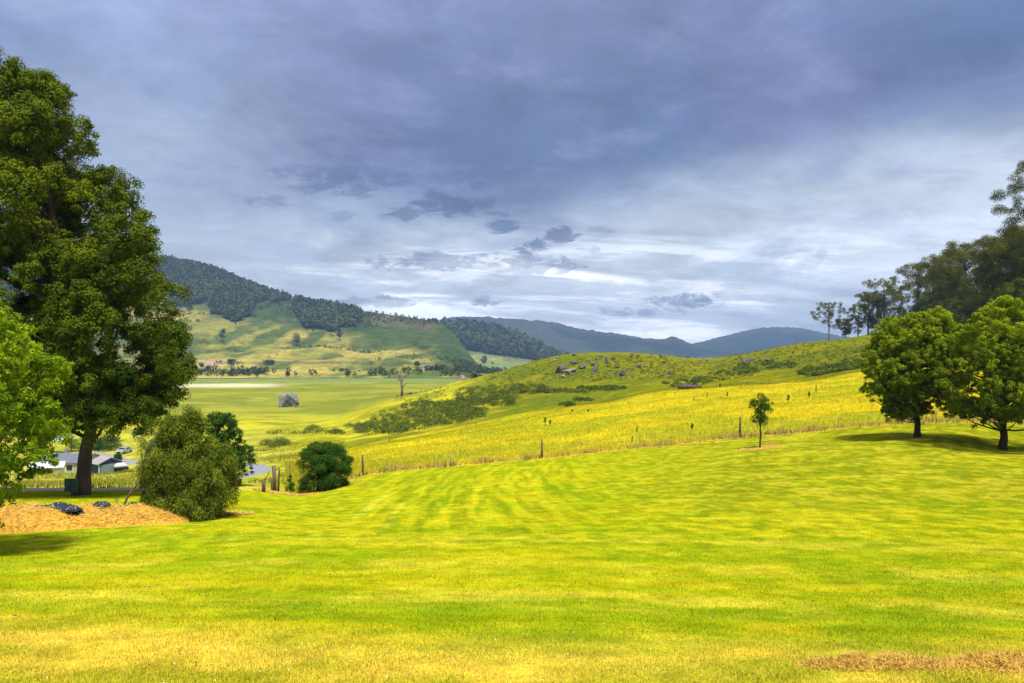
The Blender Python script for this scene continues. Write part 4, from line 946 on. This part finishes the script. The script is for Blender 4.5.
# ------------------------------------------------------------------ the little farm down the slope
def gable(t, w, d, h, rise, wall, roof, ov=.35, y_ridge=False):
    """walls with gable ends, ridge along x"""
    v = [(-w/2, -d/2, -1.2), (w/2, -d/2, -1.2), (w/2, d/2, -1.2), (-w/2, d/2, -1.2), (-w/2, -d/2, h), (w/2, -d/2, h), (w/2, d/2, h), (-w/2, d/2, h), (-w/2, 0, h+rise), (w/2, 0, h+rise)]
    wl = poly('wall', v, [(0, 1, 5, 4), (2, 3, 7, 6), (1, 2, 6, 9, 5), (3, 0, 4, 8, 7)], wall, t)
    k = rise/(d/2); m = MB()
    for sg in (-1, 1):
        a = [(-w/2-ov, sg*(d/2+ov), h-k*ov+.03), (w/2+ov, sg*(d/2+ov), h-k*ov+.03), (w/2+ov, 0, h+rise+.03), (-w/2-ov, 0, h+rise+.03)]
        b2 = [(x, y, z+.10) for x, y, z in a]
        m.add(a+b2, [(3, 2, 1, 0), (4, 5, 6, 7), (0, 1, 5, 4), (1, 2, 6, 5), (2, 3, 7, 6), (3, 0, 4, 7)])
    rf = m.build('roof', roof, t); return wl, rf
Y = 150.
b = at(106, Y); t = thing('steel_shed', 'blue steel shed with a pinkish-grey gable roof right of the dark trunk', 'shed', b, R(-38))
gable(t, 4.0, 4.6, 2.3, 1.0, M_blue, M_pink)
MB().box(2.005, 2.05, -1.9, 1.9, -.2, 2.1).build('door', M_sage, t)
MB().box(2.003, 2.06, -2.3, -2.1, -1.2, 2.28).build('corner_trim', M_white, t)
b = at(72, 153.); t = thing('farmhouse', 'white low farmhouse with grey-blue roof behind the dark trunk', 'house', b, R(-8))
gable(t, 9.5, 7, 2.6, 1.3, M_white, M_groof)
MB().box(3.2, 4.76, -3.56, -3.505, 0, 2.45).build('door', M_cream, t)
for x in (-3.6, -.8, 1.6):
    w = MB().box(x, x+1.3, -3.57, -3.505, 1.0, 2.1).build('window', M_glass, t)
    MB().box(x-.08, x+1.38, -3.60, -3.575, .90, .98).build('sill', M_white, w)
MB().box(-2.2, -1.6, .6, 1.2, 3.2, 4.8).build('chimney', M_rock2, t)
b = at(48, 140.); t = thing('white_shed', 'small white shed half hidden by the bright leafy tree', 'shed', b, R(25))
gable(t, 5, 4, 1.7, .7, M_white, M_white)
MB().box(-.5, .5, -2.06, -2.005, 0, 1.6).build('door', M_sage, t)
b = at(59, 185.); t = thing('blue_roof_shelter', 'pale blue roofed shelter above the white farmhouse', 'shelter', b, R(10))
for x in (-2.2, 2.2):
    for y in (-1.6, 1.6): MB().box(x-.08, x+.08, y-.08, y+.08, -.5, 3.4).build('post', M_wood, t)
MB().add([(-3, -2.4, 3.3), (3, -2.4, 3.3), (3, 2.4, 3.3), (-3, 2.4, 3.3), (-1.6, 0, 5.0), (1.6, 0, 5.0)], [(0, 1, 5, 4), (1, 2, 5), (2, 3, 4, 5), (3, 0, 4), (3, 2, 1, 0)]).build('roof', M_skyblue, t)
def car(px, Y, rz, paint, label, name='parked_car'):
    b = at(px, Y); t = thing(name, label, 'car', (b[0], b[1], b[2]+.05), rz)
    prof = [(-2.1, .35), (-2.15, .8), (-1.95, 1.0), (-1.1, 1.08), (-.6, 1.55), (1.0, 1.58), (1.7, 1.12), (2.1, 1.0), (2.15, .4)]
    v = []; 
    for y, k in ((-.85, 1), (.85, 1)):
        for (x, z) in prof: v.append((x, y*(0.84 if z > 1.3 else 1), z))
    n = len(prof); f = [tuple(range(n-1, -1, -1)), tuple(range(n, 2*n))]+[(i, (i+1) % n, n+(i+1) % n, n+i) for i in range(n)]
    poly('body', v, f, paint, t)
    MB().add([(-1.04, -.74, 1.12), (-.63, -.66, 1.5), (-.63, .66, 1.5), (-1.04, .74, 1.12)], [(0, 1, 2, 3)]).add([(-1.08, -.74, 1.13), (-.66, -.66, 1.51), (-.66, .66, 1.51), (-1.08, .74, 1.13)], [(3, 2, 1, 0)]).build('windscreen', M_glass, t)
    MB().box(-.5, 1.1, -.84, -.76, 1.12, 1.45).build('side_window', M_glass, t); MB().box(-.5, 1.1, .76, .84, 1.12, 1.45).build('side_window', M_glass, t)
    for x in (-1.35, 1.35):
        for y in (-.82, .82):
            MB().tube([(x, y-.1, .33), (x, y+.1, .33)], [.33, .33], 14).build('wheel', M_dark, t)
    for y in (-.62, .62): MB().box(-2.17, -2.13, y-.16, y+.16, .68, .84).build('headlight', M_white, t)
    MB().box(-2.19, -2.13, -.4, .4, .5, .72).build('grille', M_dark, t)
    return t
car(124, 176., R(87), M_carpaint, 'silver car with dark windows parked on the grass above the shed')
# covered trailer beside the shed
b = at(121, 150.); t = thing('trailer', 'small trailer with a white rounded cover right of the blue shed', 'trailer', b, R(35))
MB().box(-1.3, 1.3, -.75, .75, .45, .85).build('tray', M_dark, t)
m = MB(); m.tube([(-1.2, 0, .95), (-.6, 0, 1.15), (.4, 0, 1.2), (1.2, 0, .9)], [.4, .62, .6, .3], 12, 3, .08).build('cover', M_white, t, True)
for y in (-.8, .8): MB().tube([(0, y-.08, .32), (0, y+.08, .32)], [.32, .32], 12).build('wheel', M_dark, t)
MB().tube([(1.3, 0, .5), (2.3, 0, .45)], [.05, .05], 6).build('drawbar', M_wire, t)
# green board on a post by the trunk
b = at(71, 29.2); t = thing('notice_board', 'blank dark green board on a post left of the dark trunk', 'board', b)
MB().box(-.035, .035, .0, .05, -.3, .30).build('post', M_wood, t)
MB().box(-.23, .23, -.06, .06, .20, .70).build('panel', M_board, t)
MB().box(.012, .03, -.064, -.0605, .22, .68).build('seam', M_dark, t)
# bushes round the farm
def smallbush(px, Y, w, h, seed, label, mat=None, grp='bushes around the farmhouse'):
    b = at(px, Y); make_tree('garden_bush', label, 'bush', b, [(0, 0, 0), (0, 0, h*.3), (0, 0, h*.7)], [.08, .06, .02], [(h*.08, 0, 0, w*.8), (h*.4, 0, 0, w), (h*.75, 0, 0, w*.7), (h*.98, 0, 0, w*.25)], 34,
        (w*.22, w*.4), 70, .26, .14, mat or M_green, M_bark, seed, grp, 6, .03, .4, .3, sides=6, flare=False)
smallbush(108, 185, 2.9, 4.2, 401, 'rounded green bush directly behind the blue shed')
smallbush(98, 182, 2.0, 3.0, 402, 'smaller green bush between trunk and the bush behind the shed')
smallbush(118, 166, 1.0, 1.8, 403, 'dark bush on the left side of the silver car')
smallbush(78, 190, 2.4, 3.6, 404, 'yellow-green bush left of the trunk beside the blue-roofed shelter', M_ash)
smallbush(128, 128, 1.3, 1.3, 405, 'low yellowish bush on the slope below the trailer', M_bush)
smallbush(119, 120, 1.1, .9, 406, 'flat weedy bush on the slope under the shed', M_bush)
smallbush(140, 225, 2.4, 2.6, 407, 'bush by the track beyond the silver car')

# ------------------------------------------------------------------ haze
m, t_, out = newmat('valley_air')
pv = t_.node('ShaderNodeVolumePrincipled'); pv.inputs['Density'].default_value = .00017
pv.inputs['Color'].default_value = (.38, .60, 1.0, 1); pv.inputs['Anisotropy'].default_value = .15
t_.put(out.inputs['Volume'], pv.outputs[0])
MB().box(-5600, 5600, -5600, 5600, -60, 300).build('haze', m, None, kind='stuff')

# ------------------------------------------------------------------ sky
EL, AZ = R(66), math.atan2(.25, -.65)           # sun high behind the eye
W = bpy.data.worlds.new('World'); bpy.context.scene.world = W; W.use_nodes = True
W.node_tree.nodes.clear(); t = NT(W.node_tree)
out = t.node('ShaderNodeOutputWorld'); bg = t.node('ShaderNodeBackground'); bg.inputs[1].default_value = .1
sky = t.node('ShaderNodeTexSky', sky_type='NISHITA'); sky.sun_disc = False; sky.sun_elevation = EL; sky.sun_rotation = AZ; sky.air_density = 1.2; sky.dust_density = 2
g = t.node('ShaderNodeTexCoord').outputs['Generated']
sp = t.node('ShaderNodeSeparateXYZ'); t.put(sp.inputs[0], g); dx, dy, dz = sp.outputs
yc = t.m('MAXIMUM', dy, .12)
U = t.m('DIVIDE', dx, yc); Vv = t.m('DIVIDE', dz, yc)            # bearing and height above the horizon, as tangents
def K(c, k=1.0): return tuple(v*8.9*k for v in s2l(c))             # x10: Background strength is 0.1
# clouds as a layer seen in perspective
den = t.m('ADD', t.m('MAXIMUM', dz, 0.0), .16)
lay = t.xyz(t.m('DIVIDE', dx, den), t.m('DIVIDE', dy, den), 0.0)
nA = t.noise(lay, .9, 6, .55, .3); nB = t.noise(lay, 2.6, 6, .6, .4); nC = t.noise(g, 2.4, 5, .5, .2)
st = t.noise(t.xyz(t.m('MULTIPLY', U, 3.0), 1.7, t.m('MULTIPLY', t.m('ADD', Vv, t.m('MULTIPLY', U, .05)), 26.0)), 1.0, 6, .6, .5)
nsw = t.noise(t.xyz(t.m('MULTIPLY', U, 5.0), 7.7, t.m('MULTIPLY', Vv, 11.0)), 1.0, 6, .6, .6)
Vn = t.m('ADD', Vv, t.m('MULTIPLY', t.m('SUBTRACT', nA, .5), .07))
Vn2 = t.m('SUBTRACT', Vn, t.m('MULTIPLY', t.m('MAXIMUM', U, 0.0), .20))
# vertical run of tone from the horizon up
c = t.mix(t.ss(.0, .05, Vn), K((228, 233, 240), 1.7), K((212, 221, 234), 1.35))
c = t.mix(t.ss(.045, .13, Vn2), c, K((202, 214, 230)))
c = t.mix(t.ss(.12, .22, Vn2), c, K((176, 192, 218)))
c = t.mix(t.ss(.24, .46, Vn2), c, K((158, 174, 212)))
# streaky bright and grey bands low down
low = t.m('MULTIPLY', t.ss(.19, .06, Vv), t.ss(-.45, -.1, U))
c = t.mix(t.m('MULTIPLY', low, t.ss(.47, .60, st)), c, K((242, 244, 248), 2.0))
c = t.mix(t.m('MULTIPLY', t.ss(.24, .03, Vv), t.m('MULTIPLY', t.ss(.46, .30, st), .55)), c, K((150, 168, 198)))
c = t.mix(t.m('MULTIPLY', t.m('MULTIPLY', t.ss(.30, .10, Vv), t.ss(.05, .12, Vv)), t.m('MULTIPLY', t.ss(.48, .66, nsw), .6)), c, K((184, 200, 226)))
# the big blue-violet bank: its lower edge dips to the middle and lifts to the right
cur = t.node('ShaderNodeFloatCurve'); cm = cur.mapping.curves[0]
cm.points[0].location = (0, .42); cm.points[1].location = (1, .60)
for p in ((.18, .40), (.30, .34), (.42, .26), (.50, .26), (.62, .33), (.75, .44), (.87, .52)): cm.points.new(*p)
cur.mapping.update(); t.put(cur.inputs['Value'], t.m('ADD', t.m('MULTIPLY', U, .5), .5))
Vb = t.m('MULTIPLY', cur.outputs[0], .62)
e = t.m('ADD', t.m('SUBTRACT', Vv, Vb), t.m('ADD', t.m('MULTIPLY', t.m('SUBTRACT', nB, .5), .10), t.m('MULTIPLY', t.m('SUBTRACT', nA, .5), .16)))
bank = t.m('MULTIPLY', t.ss(-.03, .08, e), t.ss(-.52, -.14, t.m('ADD', U, t.m('MULTIPLY', t.m('SUBTRACT', nA, .5), .5))))
bank = t.m('MULTIPLY', bank, t.m('SUBTRACT', 1.0, t.m('MULTIPLY', t.ss(.10, .40, e), .45)))
bc = t.mix(t.ss(.42, .60, nC), K((97, 117, 160)), K((116, 122, 168)))
c = t.mix(t.m('MULTIPLY', bank, .92), c, bc)
c = t.mix(t.m('MULTIPLY', t.m('MULTIPLY', t.ss(.48, .68, nB), t.ss(.10, .25, Vv)), .5), c, K((158, 168, 212)))
c = t.mix(t.m('MULTIPLY', t.m('MULTIPLY', t.ss(.50, .34, nA), t.ss(.12, .3, Vv)), .45), c, K((96, 120, 168)))
# small dark clouds floating under the bank
bl = None
sw = t.m('MULTIPLY', t.m('SUBTRACT', t.noise(t.xyz(t.m('MULTIPLY', U, 21.0), 5.5, t.m('MULTIPLY', Vv, 50.0)), 1.0, 8, .72, 1.0), .5), 8.0)
n2 = t.noise(t.xyz(t.m('MULTIPLY', U, 26.0), 3.1, t.m('MULTIPLY', Vv, 46.0)), 1.0, 4, .6, .3)
for (px, py, rx, ry, st_) in ((342, 182, 58, 15, .8), (268, 200, 22, 6, .6), (290, 174, 30, 8, .5), (448, 203, 34, 12, 1), (405, 214, 26, 8, .9), (482, 203, 16, 7, .8), (466, 187, 18, 6, .6), (501, 224, 19, 11, 1), (530, 247, 20, 8, 1), (563, 235, 17, 9, 1), (588, 249, 16, 6, .6), (470, 262, 100, 9, .75), (540, 268, 60, 7, .6), (690, 301, 38, 7, .9), (640, 312, 40, 6, .7), (486, 303, 18, 6, .9), (378, 302, 40, 7, .7), (340, 216, 12, 6, .4), (600, 232, 14, 5, .4), (800, 255, 60, 5, .3)):
    a = t.m('DIVIDE', t.m('SUBTRACT', U, (px-CX)/F), rx/F); b = t.m('DIVIDE', t.m('SUBTRACT', Vv, (HY-py)/F), ry/F)
    d = t.m('ADD', t.m('ADD', t.m('MULTIPLY', a, a), t.m('MULTIPLY', b, b)), sw)
    q = t.m('MULTIPLY', t.ss(1.2, -.1, t.m('ADD', d, t.m('MULTIPLY', t.m('SUBTRACT', n2, .5), 1.6))), st_)
    bl = q if bl is None else t.m('MAXIMUM', bl, q)
c = t.mix(t.m('MULTIPLY', bl, .75), c, K((90, 106, 146)))
nD = t.noise(lay, 2.1, 10, .68, .6); nE = t.noise(t.xyz(t.m('MULTIPLY', U, 6.0), 2.2, t.m('MULTIPLY', Vv, 12.0)), 1.0, 9, .66, .5)
kk = t.m('ADD', 1.06, t.m('ADD', t.m('MULTIPLY', t.m('SUBTRACT', nD, .5), 1.05), t.m('MULTIPLY', t.m('SUBTRACT', nE, .5), .55)))
vs = t.node('ShaderNodeVectorMath', operation='SCALE'); t.put(vs.inputs[0], c); t.put(vs.inputs['Scale'], kk); c = vs.outputs[0]
# overhead and behind the cloud is thinner and much brighter
c = t.mix(t.ss(.25, -.35, dy), c, K((196, 206, 224), .6))
c = t.mix(t.ss(.55, .92, dz), c, (6.5, 6.8, 7.3))
c = t.mix(.93, sky.outputs[0], c)
t.put(bg.inputs[0], c); t.put(out.inputs[0], bg.outputs[0])
# sun
L = bpy.data.lights.new('sun', 'SUN'); L.energy = 5.0; L.angle = R(10); L.color = (1, .95, .86)
so = bpy.data.objects.new('sun', L); C.objects.link(so)
sd = Vector((math.sin(AZ)*math.cos(EL), math.cos(AZ)*math.cos(EL), math.sin(EL)))
so.rotation_euler = sd.to_track_quat('Z', 'Y').to_euler()
# camera
cd = bpy.data.cameras.new('camera'); cam = bpy.data.objects.new('camera', cd); C.objects.link(cam)
cam.location = (0, 0, 0); cam.rotation_euler = (R(90), 0, 0)
cd.sensor_width = 36; cd.lens = 36*F/1024; cd.shift_y = (HY-341.5)/1024; cd.clip_end = 30000; cd.clip_start = .05
S = bpy.context.scene; S.camera = cam
S.view_settings.view_transform = 'Standard'; S.view_settings.look = 'None'; S.view_settings.gamma = 1; S.view_settings.exposure = .17
S.cycles.max_bounces = 6; S.cycles.diffuse_bounces = 3; S.cycles.glossy_bounces = 2; S.cycles.transmission_bounces = 3; S.cycles.volume_bounces = 0; S.cycles.transparent_max_bounces = 8
S.cycles.use_denoising = True; S.cycles.denoising_prefilter = 'NONE'
